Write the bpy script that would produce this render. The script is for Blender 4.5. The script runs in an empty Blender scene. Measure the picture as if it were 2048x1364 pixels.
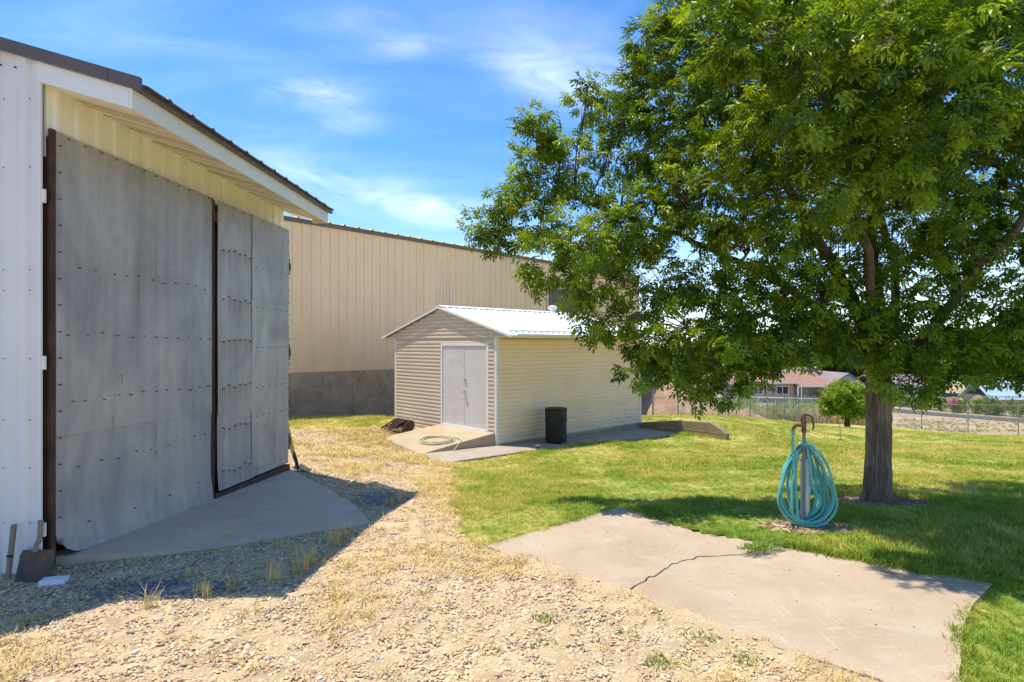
import bpy, math, random
import numpy as np
from mathutils import Vector, Matrix, Euler

random.seed(7); RNG = np.random.default_rng(11)
SC = bpy.context.scene
COL = SC.collection
PI = math.pi

# ------------------------------------------------------------------ camera, sky, sun
F, CX, HY, CAMZ = 1200.0, 1024.0, 690.0, 1.65
cam_d = bpy.data.cameras.new('camera'); cam = bpy.data.objects.new('camera', cam_d); COL.objects.link(cam)
cam.location = (0, 0, CAMZ); cam.rotation_euler = (PI/2, 0, 0)
cam_d.sensor_width = 36.0; cam_d.lens = F/2048*36.0
cam_d.shift_y = (HY-682)/2048
cam_d.clip_start = 0.05; cam_d.clip_end = 6000
SC.camera = cam

SUN_TRAVEL = Vector((0.335, -0.10, -1.0)).normalized()
SUN_ELEV = math.asin(-SUN_TRAVEL.z); SUN_AZ = math.atan2(-SUN_TRAVEL.x, -SUN_TRAVEL.y)
sun_d = bpy.data.lights.new('sun', 'SUN'); sun_d.energy = 2.95; sun_d.angle = math.radians(0.55); sun_d.color = (1.0, 0.93, 0.82)
sun = bpy.data.objects.new('sun', sun_d); COL.objects.link(sun)
sun.rotation_euler = SUN_TRAVEL.to_track_quat('-Z', 'Y').to_euler(); sun.location = (-8, 2, 30)

SC.view_settings.view_transform = 'Standard'; SC.view_settings.look = 'None'
SC.view_settings.gamma = 1.0; SC.view_settings.use_curve_mapping = False
SC.view_settings.exposure = 1.13
SC.cycles.max_bounces = 8; SC.cycles.diffuse_bounces = 4; SC.cycles.transparent_max_bounces = 12
SC.cycles.use_denoising = True

class NT:
    """tiny node-tree writer"""
    def __init__(s, tree): s.t = tree
    def n(s, kind, props=None, **ins):
        nd = s.t.nodes.new(kind)
        for k, v in (props or {}).items(): setattr(nd, k, v)
        for k, v in ins.items():
            key = int(k[1:]) if k[0] == 'i' and k[1:].isdigit() else k.replace('_', ' ')
            sk = nd.inputs[key]
            if isinstance(v, bpy.types.NodeSocket): s.t.links.new(v, sk)
            else: sk.default_value = v
        return nd
    def math(s, op, a, b=0.0, c=0.0, clamp=False):
        return s.n('ShaderNodeMath', dict(operation=op, use_clamp=clamp), i0=a, i1=b, i2=c).outputs[0]
    def ramp(s, fac, stops, interp='LINEAR'):
        nd = s.n('ShaderNodeValToRGB', i0=fac); cr = nd.color_ramp; cr.interpolation = interp
        while len(cr.elements) < len(stops): cr.elements.new(0.5)
        for e, (p, c) in zip(cr.elements, stops):
            e.position = p; e.color = (*c, 1) if len(c) == 3 else c
        return nd.outputs[0]
    def mix(s, fac, a, b, blend='MIX'):
        nd = s.n('ShaderNodeMix', dict(data_type='RGBA', blend_type=blend))
        for k, v in ((0, fac), (6, a), (7, b)):
            if isinstance(v, bpy.types.NodeSocket): s.t.links.new(v, nd.inputs[k])
            else: nd.inputs[k].default_value = (*v, 1) if isinstance(v, tuple) and len(v) == 3 else v
        return nd.outputs[2]
    def noise(s, vec, scale, detail=5.0, rough=0.55, dist=0.0):
        return s.n('ShaderNodeTexNoise', Vector=vec, Scale=scale, Detail=detail, Roughness=rough, Distortion=dist).outputs[0]
    def mapping(s, vec, scale=(1, 1, 1), loc=(0, 0, 0), rot=(0, 0, 0)):
        return s.n('ShaderNodeMapping', Vector=vec, Scale=scale, Location=loc, Rotation=rot).outputs[0]

def build_world():
    w = bpy.data.worlds.new('World'); SC.world = w; w.use_nodes = True
    t = w.node_tree; t.nodes.clear(); k = NT(t)
    sky = k.n('ShaderNodeTexSky', dict(sky_type='NISHITA', sun_disc=False, sun_elevation=SUN_ELEV, sun_rotation=SUN_AZ,
                                       altitude=1300, air_density=1.0, dust_density=0.5, ozone_density=3.0))
    hs = k.n('ShaderNodeHueSaturation', Saturation=1.26, Value=0.76, Color=sky.outputs[0]).outputs[0]
    tc = k.n('ShaderNodeTexCoord').outputs['Generated']
    sp = k.n('ShaderNodeSeparateXYZ', i0=tc)
    x, y, z = sp.outputs
    # thin cirrus on a high flat layer: direction / height gives the layer's own coordinates
    zz = k.math('MAXIMUM', z, 0.04)
    lay = k.n('ShaderNodeCombineXYZ', X=k.math('DIVIDE', x, zz), Y=k.math('DIVIDE', y, zz), Z=0.0).outputs[0]
    ms = k.mapping(lay, scale=(0.55, 1.5, 1), rot=(0, 0, 0.22))
    n1 = k.noise(ms, 1.1, 9.0, 0.56, 1.1)
    n2 = k.noise(k.mapping(lay, scale=(0.35, 0.5, 1), loc=(3.1, 1.7, 0)), 1.0, 3.0, 0.5, 0.3)
    c = k.math('MULTIPLY', k.ramp(n1, [(0.44, (0, 0, 0)), (0.80, (1, 1, 1))]), k.ramp(n2, [(0.36, (0, 0, 0)), (0.66, (1, 1, 1))]))
    # the few distinct wisps, each a soft patch of the same layer: (azimuth, elevation, width, height, strength)
    yy = k.math('MAXIMUM', y, 0.02)
    u, v = k.math('DIVIDE', x, yy), k.math('DIVIDE', z, yy)
    fib = k.ramp(k.noise(k.n('ShaderNodeCombineXYZ', X=k.math('MULTIPLY', u, 5.0), Y=k.math('MULTIPLY', k.math('ADD', v, k.math('MULTIPLY', u, 0.12)), 15.0), Z=0.0).outputs[0], 1.0, 7.0, 0.6, 1.6), [(0.28, (0, 0, 0)), (0.75, (1, 1, 1))])
    tot = None
    for (px, py, sx, sy, st, tilt) in ((810, 96, 75, 20, .50, -.04), (630, 188, 95, 32, .55, .05), (700, 245, 60, 22, .45, -.12), (1090, 155, 105, 42, .60, .30),
                                 (690, 42, 130, 26, .22, 0), (250, 70, 220, 36, .16, .1), (760, 385, 170, 38, .50, .22), (900, 425, 160, 32, .45, .05), (560, 330, 130, 60, .25, .2), (1180, 130, 140, 70, .35, .2)):
        du = k.math('SUBTRACT', u, (px-CX)/F); dv = k.math('SUBTRACT', v, (HY-py)/F)
        dv = k.math('ADD', dv, k.math('MULTIPLY', du, tilt))
        q = k.math('ADD', k.math('POWER', k.math('MULTIPLY', du, F/sx), 2.0), k.math('POWER', k.math('MULTIPLY', dv, F/sy), 2.0))
        g = k.math('MULTIPLY', k.math('EXPONENT', k.math('MULTIPLY', q, -0.9)), st)
        tot = g if tot is None else k.math('ADD', tot, g)
    front = k.math('GREATER_THAN', y, 0.05)
    wis = k.math('MULTIPLY', k.math('MULTIPLY', k.math('MULTIPLY', tot, 0.82), k.math('ADD', k.math('MULTIPLY', fib, 0.80), 0.04)), front)
    fac = k.math('ADD', k.math('MULTIPLY', c, 0.22), wis, clamp=True)
    low = k.ramp(z, [(0.0, (1, 1, 1)), (0.22, (0, 0, 0))])
    fac = k.math('MAXIMUM', fac, k.math('MULTIPLY', low, 0.42), clamp=True)
    colr = k.mix(fac, hs, (5.4, 5.7, 6.1))
    bg = k.n('ShaderNodeBackground', Color=colr, Strength=0.15)
    t.links.new(bg.outputs[0], k.n('ShaderNodeOutputWorld').inputs[0])
build_world()

# ------------------------------------------------------------------ materials
MATS = {}
def material(name, stops, scale=4.0, rough=0.75, bump=0.0, bscale=40.0, metal=0.0, detail=6.0, stretch=(1, 1, 1), world=False,
             fine=None, spec=0.4, dist=0.0, bdist=0.02, jitter=0.0):
    """noise-coloured principled surface; stops = one colour or a ramp over the noise; fine = (amount, scale) speckle; jitter = tone change per object"""
    if name in MATS: return MATS[name]
    m = bpy.data.materials.new(name); m.use_nodes = True; t = m.node_tree; k = NT(t)
    p = t.nodes['Principled BSDF']
    co = k.n('ShaderNodeNewGeometry').outputs[0] if world else k.n('ShaderNodeTexCoord').outputs['Object']
    mp = k.mapping(co, scale=stretch)
    if isinstance(stops, tuple): stops = [(0.3, tuple(c*0.9 for c in stops)), (0.7, tuple(min(1, c*1.08) for c in stops))]
    c = k.ramp(k.noise(mp, scale, detail, 0.6, dist), stops)
    if fine:
        f = k.noise(co, fine[1], 3.0, 0.6)
        c = k.mix(1.0, c, k.ramp(f, [(0.3, (1-fine[0],)*3), (0.7, (1+fine[0]*0.6,)*3)]), 'MULTIPLY')
    if jitter:
        r = k.n('ShaderNodeObjectInfo').outputs['Random']
        c = k.mix(1.0, c, k.ramp(r, [(0, (1-jitter,)*3), (1, (1+jitter*.5,)*3)]), 'MULTIPLY')
    t.links.new(c, p.inputs['Base Color'])
    p.inputs['Roughness'].default_value = rough; p.inputs['Metallic'].default_value = metal
    p.inputs['Specular IOR Level'].default_value = spec
    if bump:
        b = k.n('ShaderNodeBump', Strength=bump, Distance=bdist, Height=k.noise(k.mapping(co, scale=stretch), bscale, 6.0, 0.65))
        t.links.new(b.outputs[0], p.inputs['Normal'])
    MATS[name] = m; return m

def leaf_material(name, dark, light, yellow=None, trans=0.35, rough=0.42):
    m = bpy.data.materials.new(name); m.use_nodes = True; t = m.node_tree; k = NT(t)
    p = t.nodes['Principled BSDF']; out = t.nodes['Material Output']
    r = k.n('ShaderNodeObjectInfo').outputs['Random']
    pos = k.n('ShaderNodeNewGeometry').outputs[0]
    n = k.noise(pos, 1.3, 3.0); n2 = k.noise(pos, 14.0, 2.0)
    f = k.math('ADD', k.math('MULTIPLY', r, 0.45), k.math('ADD', k.math('MULTIPLY', n, 0.4), k.math('MULTIPLY', n2, 0.25)))
    st = [(0.30, dark), (0.72, light)]
    if yellow: st.append((0.97, yellow))
    c = k.ramp(f, st)
    t.links.new(c, p.inputs['Base Color']); p.inputs['Roughness'].default_value = rough; p.inputs['Specular IOR Level'].default_value = 0.45
    tr = k.n('ShaderNodeBsdfTranslucent', Color=k.mix(1.0, c, (1.5, 1.45, 0.55), 'MULTIPLY'))
    mx = k.n('ShaderNodeMixShader', i0=trans, i1=p.outputs[0], i2=tr.outputs[0])
    t.links.new(mx.outputs[0], out.inputs[0]); return m

def lawn_material(name, blade):
    m = bpy.data.materials.new(name); m.use_nodes = True; t = m.node_tree; k = NT(t)
    p = t.nodes['Principled BSDF']; out = t.nodes['Material Output']
    pos = k.n('ShaderNodeNewGeometry').outputs[0]
    sp = k.n('ShaderNodeSeparateXYZ', i0=pos)
    big = k.noise(k.mapping(pos, scale=(1, 0.55, 1)), 0.55, 4.0, 0.6, 0.5); mid = k.noise(pos, 2.6, 5.0, 0.65); fin = k.noise(pos, 34.0, 3.0, 0.7)
    dry = k.n('ShaderNodeMapRange', i0=sp.outputs[1], i1=5.0, i2=14.0, i3=-0.03, i4=0.055).outputs[0]       # drier away from the hydrant
    left = k.n('ShaderNodeMapRange', i0=sp.outputs[0], i1=-1.2, i2=0.8, i3=0.10, i4=0.0).outputs[0]
    f = k.math('ADD', k.math('ADD', k.math('MULTIPLY', big, 0.62), k.math('MULTIPLY', mid, 0.62)), k.math('ADD', dry, k.math('SUBTRACT', left, 0.055)))
    f = k.math('ADD', f, k.math('MULTIPLY', k.math('SUBTRACT', fin, 0.5), 0.55))
    if blade: f = k.math('ADD', f, k.math('MULTIPLY', k.math('SUBTRACT', k.n('ShaderNodeObjectInfo').outputs['Random'], 0.5), 0.16))
    c = k.ramp(f, [(0.32, (0.125, 0.24, 0.020)), (0.48, (0.25, 0.345, 0.038)), (0.60, (0.42, 0.43, 0.075)), (0.72, (0.60, 0.50, 0.16)), (0.9, (0.68, 0.54, 0.25))])
    if not blade: c = k.mix(1.0, c, (0.85, 0.85, 0.85), 'MULTIPLY')
    t.links.new(c, p.inputs['Base Color']); p.inputs['Roughness'].default_value = 0.7; p.inputs['Specular IOR Level'].default_value = 0.2
    if blade:
        tr = k.n('ShaderNodeBsdfTranslucent', Color=k.mix(1.0, c, (1.3, 1.3, 0.7), 'MULTIPLY'))
        mx = k.n('ShaderNodeMixShader', i0=0.3, i1=p.outputs[0], i2=tr.outputs[0])
        t.links.new(mx.outputs[0], out.inputs[0])
    else:
        b = k.n('ShaderNodeBump', Strength=0.9, Distance=0.03, Height=k.noise(pos, 45.0, 4.0, 0.7))
        t.links.new(b.outputs[0], p.inputs['Normal'])
    return m

def stone_material(name, stops):
    m = bpy.data.materials.new(name); m.use_nodes = True; t = m.node_tree; k = NT(t)
    p = t.nodes['Principled BSDF']
    r = k.n('ShaderNodeObjectInfo').outputs['Random']
    c = k.ramp(r, stops, 'CONSTANT')
    pos = k.n('ShaderNodeNewGeometry').outputs[0]
    c = k.mix(1.0, c, k.ramp(k.noise(pos, 60.0, 3.0), [(0.3, (0.78,)*3), (0.7, (1.15,)*3)]), 'MULTIPLY')
    c = k.mix(1.0, c, k.ramp(k.noise(pos, 1.2, 3.0), [(0.3, (0.86, 0.84, 0.82)), (0.7, (1.1, 1.08, 1.03))]), 'MULTIPLY')
    t.links.new(c, p.inputs['Base Color']); p.inputs['Roughness'].default_value = 0.85; p.inputs['Specular IOR Level'].default_value = 0.3
    return m

def concrete(name, a, b, stain=(0.2, 0.17, 0.14), amount=0.5, scratch=0.0):
    m = bpy.data.materials.new(name); m.use_nodes = True; t = m.node_tree; k = NT(t)
    p = t.nodes['Principled BSDF']; pos = k.n('ShaderNodeNewGeometry').outputs[0]
    c = k.ramp(k.noise(pos, 1.6, 7.0, 0.62, 0.4), [(0.3, a), (0.7, b)])
    c = k.mix(k.math('MULTIPLY', k.ramp(k.noise(pos, 2.8, 6.0, 0.7, 0.8), [(0.52, (0, 0, 0)), (0.72, (1, 1, 1))]), amount), c, stain)
    c = k.mix(1.0, c, k.ramp(k.noise(pos, 130.0, 3.0, 0.7), [(0.25, (0.84,)*3), (0.75, (1.1,)*3)]), 'MULTIPLY')
    if scratch:
        sc1 = k.noise(k.mapping(pos, scale=(26, 2.2, 1), rot=(0, 0, 0.35)), 1.3, 3.0, 0.6)
        sc2 = k.noise(k.mapping(pos, scale=(2.6, 30, 1), rot=(0, 0, 0.2)), 1.3, 3.0, 0.6)
        sm = k.math('MAXIMUM', k.ramp(sc1, [(0.58, (0, 0, 0)), (0.72, (1, 1, 1))]), k.ramp(sc2, [(0.60, (0, 0, 0)), (0.74, (1, 1, 1))]))
        sm = k.math('MULTIPLY', sm, k.ramp(k.noise(pos, 0.9, 2.0), [(0.42, (0, 0, 0)), (0.62, (1, 1, 1))]))
        c = k.mix(k.math('MULTIPLY', sm, scratch), c, (0.70, 0.63, 0.55))
    t.links.new(c, p.inputs['Base Color']); p.inputs['Roughness'].default_value = 0.9; p.inputs['Specular IOR Level'].default_value = 0.25
    b = k.n('ShaderNodeBump', Strength=0.35, Distance=0.006, Height=k.noise(pos, 90.0, 5.0, 0.7))
    t.links.new(b.outputs[0], p.inputs['Normal']); return m

# ------------------------------------------------------------------ mesh helpers
class MB:
    def __init__(s): s.v = []; s.f = []
    def add(s, vs, fs):
        o = len(s.v); s.v += [tuple(v) for v in vs]; s.f += [tuple(i+o for i in f) for f in fs]; return s
    def box(s, x0, x1, y0, y1, z0, z1, M=None):
        vs = [Vector(p) for p in ((x0, y0, z0), (x1, y0, z0), (x1, y1, z0), (x0, y1, z0), (x0, y0, z1), (x1, y0, z1), (x1, y1, z1), (x0, y1, z1))]
        if M: vs = [M @ v for v in vs]
        return s.add(vs, [(3, 2, 1, 0), (4, 5, 6, 7), (0, 1, 5, 4), (1, 2, 6, 5), (2, 3, 7, 6), (3, 0, 4, 7)])
    def prism(s, poly, axis, a, b):
        """poly = 2-D points; axis 'x','y','z' is the extrusion axis from a to b"""
        def P3(p, t):
            return {'x': (t, p[0], p[1]), 'y': (p[0], t, p[1]), 'z': (p[0], p[1], t)}[axis]
        n = len(poly); vs = [P3(p, a) for p in poly] + [P3(p, b) for p in poly]
        fs = [tuple(range(n))[::-1], tuple(range(n, 2*n))] + [(i, (i+1) % n, n+(i+1) % n, n+i) for i in range(n)]
        return s.add(vs, fs)
    def tube(s, path, r, sides=6, closed=False, cap=True):
        path = [Vector(p) for p in path]; n = len(path)
        rs = r if isinstance(r, (list, tuple)) else [r]*n
        vs = []; prev = None
        for i, p in enumerate(path):
            if closed: d = path[(i+1) % n]-path[i-1]
            else: d = path[min(i+1, n-1)]-path[max(i-1, 0)]
            d = d.normalized() if d.length > 1e-9 else Vector((0, 0, 1))
            if prev is None:
                up = Vector((0, 0, 1)) if abs(d.z) < 0.9 else Vector((1, 0, 0)); a = d.cross(up).normalized()
            else:
                a = prev-d*prev.dot(d); a = a.normalized() if a.length > 1e-6 else d.orthogonal().normalized()
            prev = a; b = d.cross(a)
            for j in range(sides):
                t = 2*PI*j/sides; vs.append(p+(a*math.cos(t)+b*math.sin(t))*rs[i])
        fs = []
        for i in range(n if closed else n-1):
            k = (i+1) % n
            for j in range(sides): fs.append((i*sides+j, i*sides+(j+1) % sides, k*sides+(j+1) % sides, k*sides+j))
        if cap and not closed: fs += [tuple(range(sides))[::-1], tuple(range((n-1)*sides, n*sides))]
        return s.add(vs, fs)
    def lathe(s, prof, n=28, c=(0, 0, 0)):
        vs = [(c[0]+r*math.cos(2*PI*j/n), c[1]+r*math.sin(2*PI*j/n), c[2]+z) for r, z in prof for j in range(n)]
        fs = [(i*n+j, i*n+(j+1) % n, (i+1)*n+(j+1) % n, (i+1)*n+j) for i in range(len(prof)-1) for j in range(n)]
        fs += [tuple(range(n))[::-1], tuple(range((len(prof)-1)*n, len(prof)*n))]
        return s.add(vs, fs)
    def mesh(s, name, m, smooth=False):
        me = bpy.data.meshes.new(name); me.from_pydata(s.v, [], s.f); me.update()
        if m: me.materials.append(m)
        if smooth: me.polygons.foreach_set('use_smooth', [True]*len(me.polygons))
        return me
    def build(s, name, m, parent=None, smooth=False, bevel=0.0):
        o = link(name, s.mesh(name, m, smooth), parent)
        if bevel:
            b = o.modifiers.new('bevel', 'BEVEL'); b.width = bevel; b.segments = 2; b.limit_method = 'ANGLE'
        return o

def link(name, data, parent=None, M=None):
    o = bpy.data.objects.new(name, data); COL.objects.link(o)
    if parent: o.parent = parent
    if M is not None: o.matrix_local = M
    return o
def tag(o, label=None, cat=None, group=None, kind=None):
    if label: o['label'] = label
    if cat: o['category'] = cat
    if group: o['group'] = group
    if kind: o['kind'] = kind
    return o
def thing(name, label, cat, loc=(0, 0, 0), rz=0.0, group=None):
    o = bpy.data.objects.new(name, None); COL.objects.link(o); o.empty_display_size = 0.2
    o.location = loc; o.rotation_euler = (0, 0, rz); return tag(o, label, cat, group)
def copy_tree(src, parent=None, children=None):
    c = src.copy(); COL.objects.link(c)
    if parent: c.parent = parent; c.matrix_parent_inverse = src.matrix_parent_inverse.copy()
    for ch in list(src.children): copy_tree(ch, c)
    return c
def T(x, y, z): return Matrix.Translation((x, y, z))

# ------------------------------------------------------------------ terrain
def base_elev(Y):
    return np.interp(Y, [-50, 4.2, 6, 45, 75, 95, 5000], [-1.65, -1.65, -1.72, -5.5, -7.05, -7.4, -9.0])
CP = [(800, 1364, 2.94), (100, 1364, 2.94), (1900, 1364, 2.94), (0, 1165, 4.28), (60, 1177, 4.25), (105, 1132, 4.5), (575, 944, 8.37), (300, 1068, 5.3),
      (830, 985, 8.08), (745, 1047, 5.95), (1610, 1052, 5.4), (1755, 1003, 6.69), (1235, 1022, 5.96), (1985, 1175, 4.05),
      (993, 891, 15.5), (1112, 887, 15.9), (1283, 856, 19.9), (791, 843, 18.8), (577, 835, 20.2), (790, 835, 23.6), (620, 862, 16.0), (700, 900, 13.1),
      (870, 945, 11.0), (905, 931, 12.6), (1060, 903, 14.76), (1353, 871, 18.3), (1455, 885, 17.5), (1400, 840, 20.5), (1460, 842, 20.0),
      (841, 911, 14.1), (771, 878, 16.0), (1458, 833, 30.3), (1300, 831, 27), (1536, 846, 32.7), (1650, 847, 38), (1843, 859, 38), (1700, 858, 30), (2040, 873, 32), (1740, 905, 14.0), (2048, 915, 13.5),
      (1550, 868, 20.0), (1900, 880, 22.0), (1780, 822, 62), (2048, 843, 46), (1500, 803, 75), (1800, 802, 78), (1300, 1010, 6.6), (1000, 985, 8.0)]
_cx = np.array([(p[0]-CX)/F*p[2] for p in CP]); _cy = np.array([float(p[2]) for p in CP]); _ce = np.array([-(p[1]-HY)/F*p[2] for p in CP])
_sc = np.maximum(2.2, _cy*0.22)
def _phi(d, s): return 1/np.sqrt(1+(d/s)**2)**1.5
_A = _phi(np.hypot(_cx[:, None]-_cx[None], _cy[:, None]-_cy[None]), _sc[None, :])
_w = np.linalg.solve(_A+np.eye(len(CP))*0.02, _ce-base_elev(_cy))
def terrain(X, Y):
    X = np.asarray(X, float); Y = np.asarray(Y, float); shp = X.shape
    x, y = X.ravel(), Y.ravel(); r = np.zeros(len(x))
    for i in range(len(CP)): r += _w[i]*_phi(np.hypot(x-_cx[i], y-_cy[i]), _sc[i])
    return (CAMZ+base_elev(y)+r).reshape(shp)
def tz(x, y): return float(terrain(np.array([x]), np.array([y]))[0])
def G(px, py):
    """where the ground is met along a line of sight"""
    Y = np.concatenate([np.arange(1.5, 40, 0.02), np.arange(40, 160, 0.2)])
    z = CAMZ-(py-HY)/F*Y; h = terrain((px-CX)/F*Y, Y); i = int(np.argmax(z <= h))
    y = Y[i]; x = (px-CX)/F*y; return Vector((x, y, float(h[i])))
def P(px, py, Y): return Vector(((px-CX)/F*Y, Y, CAMZ-(py-HY)/F*Y))
def inside(poly, X, Y):
    X = np.asarray(X); Y = np.asarray(Y); r = np.zeros(X.shape, bool); n = len(poly)
    for i in range(n):
        x0, y0 = poly[i][0], poly[i][1]; x1, y1 = poly[i-1][0], poly[i-1][1]
        if y0 == y1: continue
        c = ((y0 > Y) != (y1 > Y)) & (X < (x1-x0)*(Y-y0)/(y1-y0)+x0); r ^= c
    return r

# frames of the three buildings
SHED_C = Vector((-0.40, 15.5)); SHED_A = math.radians(43.1); SHED_L, SHED_W = 6.36, 4.8
def shed_w(x, y):
    c, s = math.cos(SHED_A), math.sin(SHED_A); return (SHED_C.x+c*x-s*y, SHED_C.y+s*x+c*y)
BARN_C = Vector((-3.46, 4.40)); BARN_A = math.atan2(1.0, 0.041)
def barn_w(x, y):
    c, s = math.cos(BARN_A), math.sin(BARN_A); return (BARN_C.x+c*x-s*y, BARN_C.y+s*x+c*y)
TAN_A = math.radians(48.4); TAN_C = Vector((-6.64, 21.3))-Vector((math.cos(TAN_A), math.sin(TAN_A)))*5.0

# outlines on the ground
PAD = [G(*p).xy for p in ((972, 1097), (1235, 1022), (1262, 1027), (1400, 1062), (1555, 1089), (1760, 1131), (1985, 1176), (1950, 1212), (1926, 1262), (1919, 1364))]
PAD = [tuple(p) for p in PAD]+[(1.98, 2.2), tuple(G(1760, 1364).xy)]
CRACK_PX = [(1222, 1186), (1238, 1178), (1262, 1172), (1290, 1156), (1300, 1147), (1322, 1138), (1340, 1124), (1362, 1117), (1385, 1112), (1408, 1107), (1440, 1108), (1490, 1104), (1556, 1090)]
APRON = [tuple(G(*p).xy) for p in ((108, 1134), (250, 1120), (430, 1100), (600, 1072), (705, 1054), (745, 1046), (715, 1024), (668, 995), (620, 968), (578, 943))]
APRON += [barn_w(4.25, 0.1), barn_w(-0.05, 0.1)]
WALK = [shed_w(*p) for p in ((-2.2, 0.12), (-2.6, -1.0), (-2.3, -1.12), (0.1, -1.13), (3.0, -1.25), (6.0, -1.55), (6.42, -1.4), (6.42, 0.05))]
RAMP_L = [(0.0, 0.04), (0.0, 2.44), (-1.9, 2.42), (-2.28, 0.10)]
LAWN_EDGE = [tuple(G(*p).xy) for p in ((903, 930), (907, 945), (903, 965), (912, 990), (908, 1010), (922, 1040), (918, 1060), (938, 1080), (972, 1096))]
LAWN = ([tuple(G(*p).xy) for p in ((500, 866), (570, 863), (630, 860), (690, 861), (735, 857), (768, 856))]+[shed_w(0.3, SHED_W), shed_w(0.3, 0.2)]
        + LAWN_EDGE+[(1.0, 4.2), (2.2, 3.0), tuple(G(1921, 1364).xy), (2.02, 2.0), (2.02, 0.5), (28.5, 0.5), (27.2, 32), (25.9, 38), (24.6, 42.6), (19.9, 38.2), (7.8, 28.2), (5, 26.5), (-4, 30), (-14, 19)])
HOUSES = [[shed_w(-0.02, 0), shed_w(SHED_L, 0), shed_w(SHED_L, SHED_W), shed_w(-0.02, SHED_W)], [barn_w(-.0, -.0), barn_w(4.3, 0), barn_w(4.3, 6), barn_w(0, 6)]]
HYD = Vector((2.64, 5.40)); TREE = Vector((4.075, 6.69))
RAMP = [shed_w(*p) for p in RAMP_L]

# ------------------------------------------------------------------ ground sheets
def grid_axis(lo, hi, c0, c1, step, grow):
    a = list(np.arange(c0, c1, step)); s = step
    while a[-1] < hi: s *= grow; a.append(a[-1]+s)
    b = []; s = step; x = c0
    while x > lo: s *= grow; x -= s; b.append(x)
    return np.array(b[::-1]+a)
def sheet(name, xs, ys, keep, m, off=0.0, rough=0.0):
    X, Y = np.meshgrid(xs, ys); Z = terrain(X, Y)+off
    if rough: Z = Z+RNG.normal(0, rough, Z.shape)
    nx = len(xs); ny = len(ys)
    I, J = np.meshgrid(np.arange(nx-1), np.arange(ny-1)); cxm = (xs[:-1]+xs[1:])/2; cym = (ys[:-1]+ys[1:])/2
    CXm, CYm = np.meshgrid(cxm, cym); K = keep(CXm, CYm)
    a = (J*nx+I)[K]; faces = np.stack([a, a+1, a+nx+1, a+nx], 1)
    used = np.unique(faces); re = np.full(nx*ny, -1); re[used] = np.arange(len(used))
    V = np.stack([X.ravel(), Y.ravel(), Z.ravel()], 1)[used]; Fc = re[faces]
    me = bpy.data.meshes.new(name); me.vertices.add(len(V)); me.vertices.foreach_set('co', V.ravel())
    me.loops.add(Fc.size); me.loops.foreach_set('vertex_index', Fc.ravel().astype(np.int32))
    me.polygons.add(len(Fc)); me.polygons.foreach_set('loop_start', np.arange(0, Fc.size, 4, dtype=np.int32))
    me.polygons.foreach_set('use_smooth', np.ones(len(Fc), bool)); me.update(calc_edges=True); me.validate()
    me.materials.append(m); return tag(link(name, me), kind='structure')

def wig(X, Y, a):   # small meander so that edges are not ruler-straight
    return a*(np.sin(X*7.3+Y*3.1)+np.sin(Y*9.7-X*4.3+1.3)+np.sin(X*21+Y*17))/3
hard = [PAD, APRON, WALK, RAMP]+HOUSES
PAD_IN = [(x+(1.35-x)*0.022, y+(4.2-y)*0.022) for x, y in PAD]
def in_hard(X, Y):
    r = np.zeros(np.shape(X), bool)
    for p in hard: r |= inside(p, X, Y)
    return r
def in_lawn(X, Y, w=0.05): return inside(LAWN, np.asarray(X)+wig(np.asarray(X), np.asarray(Y), w), np.asarray(Y)+wig(np.asarray(Y), np.asarray(X), w))
def bare(X, Y):
    h = np.hypot((X-HYD.x-0.03)/0.42, (Y-HYD.y+0.02)/0.23); t = np.hypot((X-TREE.x)/0.62, (Y-TREE.y)/0.42)
    return np.minimum(h, t)+wig(np.asarray(X)*2, np.asarray(Y)*2, 0.25) < 1

m_lawn_soil = lawn_material('lawn_turf', False); m_blade = lawn_material('grass_blade', True)
m_soil = material('dry_soil', [(0.3, (0.42, 0.30, 0.165)), (0.5, (0.55, 0.41, 0.235)), (0.7, (0.65, 0.51, 0.31))], 3.0, 0.95, 0.8, 60, world=True, fine=(0.3, 110))
m_field = material('dry_field', [(0.28, (0.20, 0.165, 0.085)), (0.45, (0.36, 0.28, 0.16)), (0.62, (0.47, 0.37, 0.21)), (0.78, (0.36, 0.255, 0.16))], 0.35, 0.95, 0.8, 6, world=True, fine=(0.3, 9), bdist=0.1)

xs = grid_axis(-9, 34, -4.2, 6.2, 0.06, 1.02); ys = grid_axis(0.6, 43.5, 2.2, 9.0, 0.06, 1.012)
hole = [PAD_IN]+[[(sum(p[0] for p in q)/len(q)*.03+x*.97, sum(p[1] for p in q)/len(q)*.03+y*.97) for x, y in q] for q in (APRON, WALK, RAMP)]+HOUSES
def in_hole(X, Y):
    k = np.zeros(np.shape(X), bool)
    for p in hole: k |= inside(p, X, Y)
    return k
sheet('lawn', xs, ys, lambda X, Y: in_lawn(X, Y) & ~in_hole(X, Y) & ~bare(X, Y), m_lawn_soil, 0.0, 0.006)
sheet('gravel_yard', xs, ys, lambda X, Y: ~in_lawn(X, Y) & ~in_hole(X, Y) & (X < 9) & (Y < 24), m_soil, 0.0, 0.006)
sheet('bare_soil', xs, ys, lambda X, Y: in_lawn(X, Y) & bare(X, Y) & ~in_hard(X, Y), m_soil, 0.0, 0.006)
gx = np.concatenate([-np.geomspace(1800, 60, 22), np.arange(-58, 90, 1.0), np.geomspace(92, 1800, 24)])
gy = np.concatenate([-np.geomspace(600, 12, 12), np.arange(-10, 110, 0.8), np.geomspace(112, 2600, 26)])
sheet('ground', gx, gy, lambda X, Y: X < 1e9, m_field, -0.10)

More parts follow.
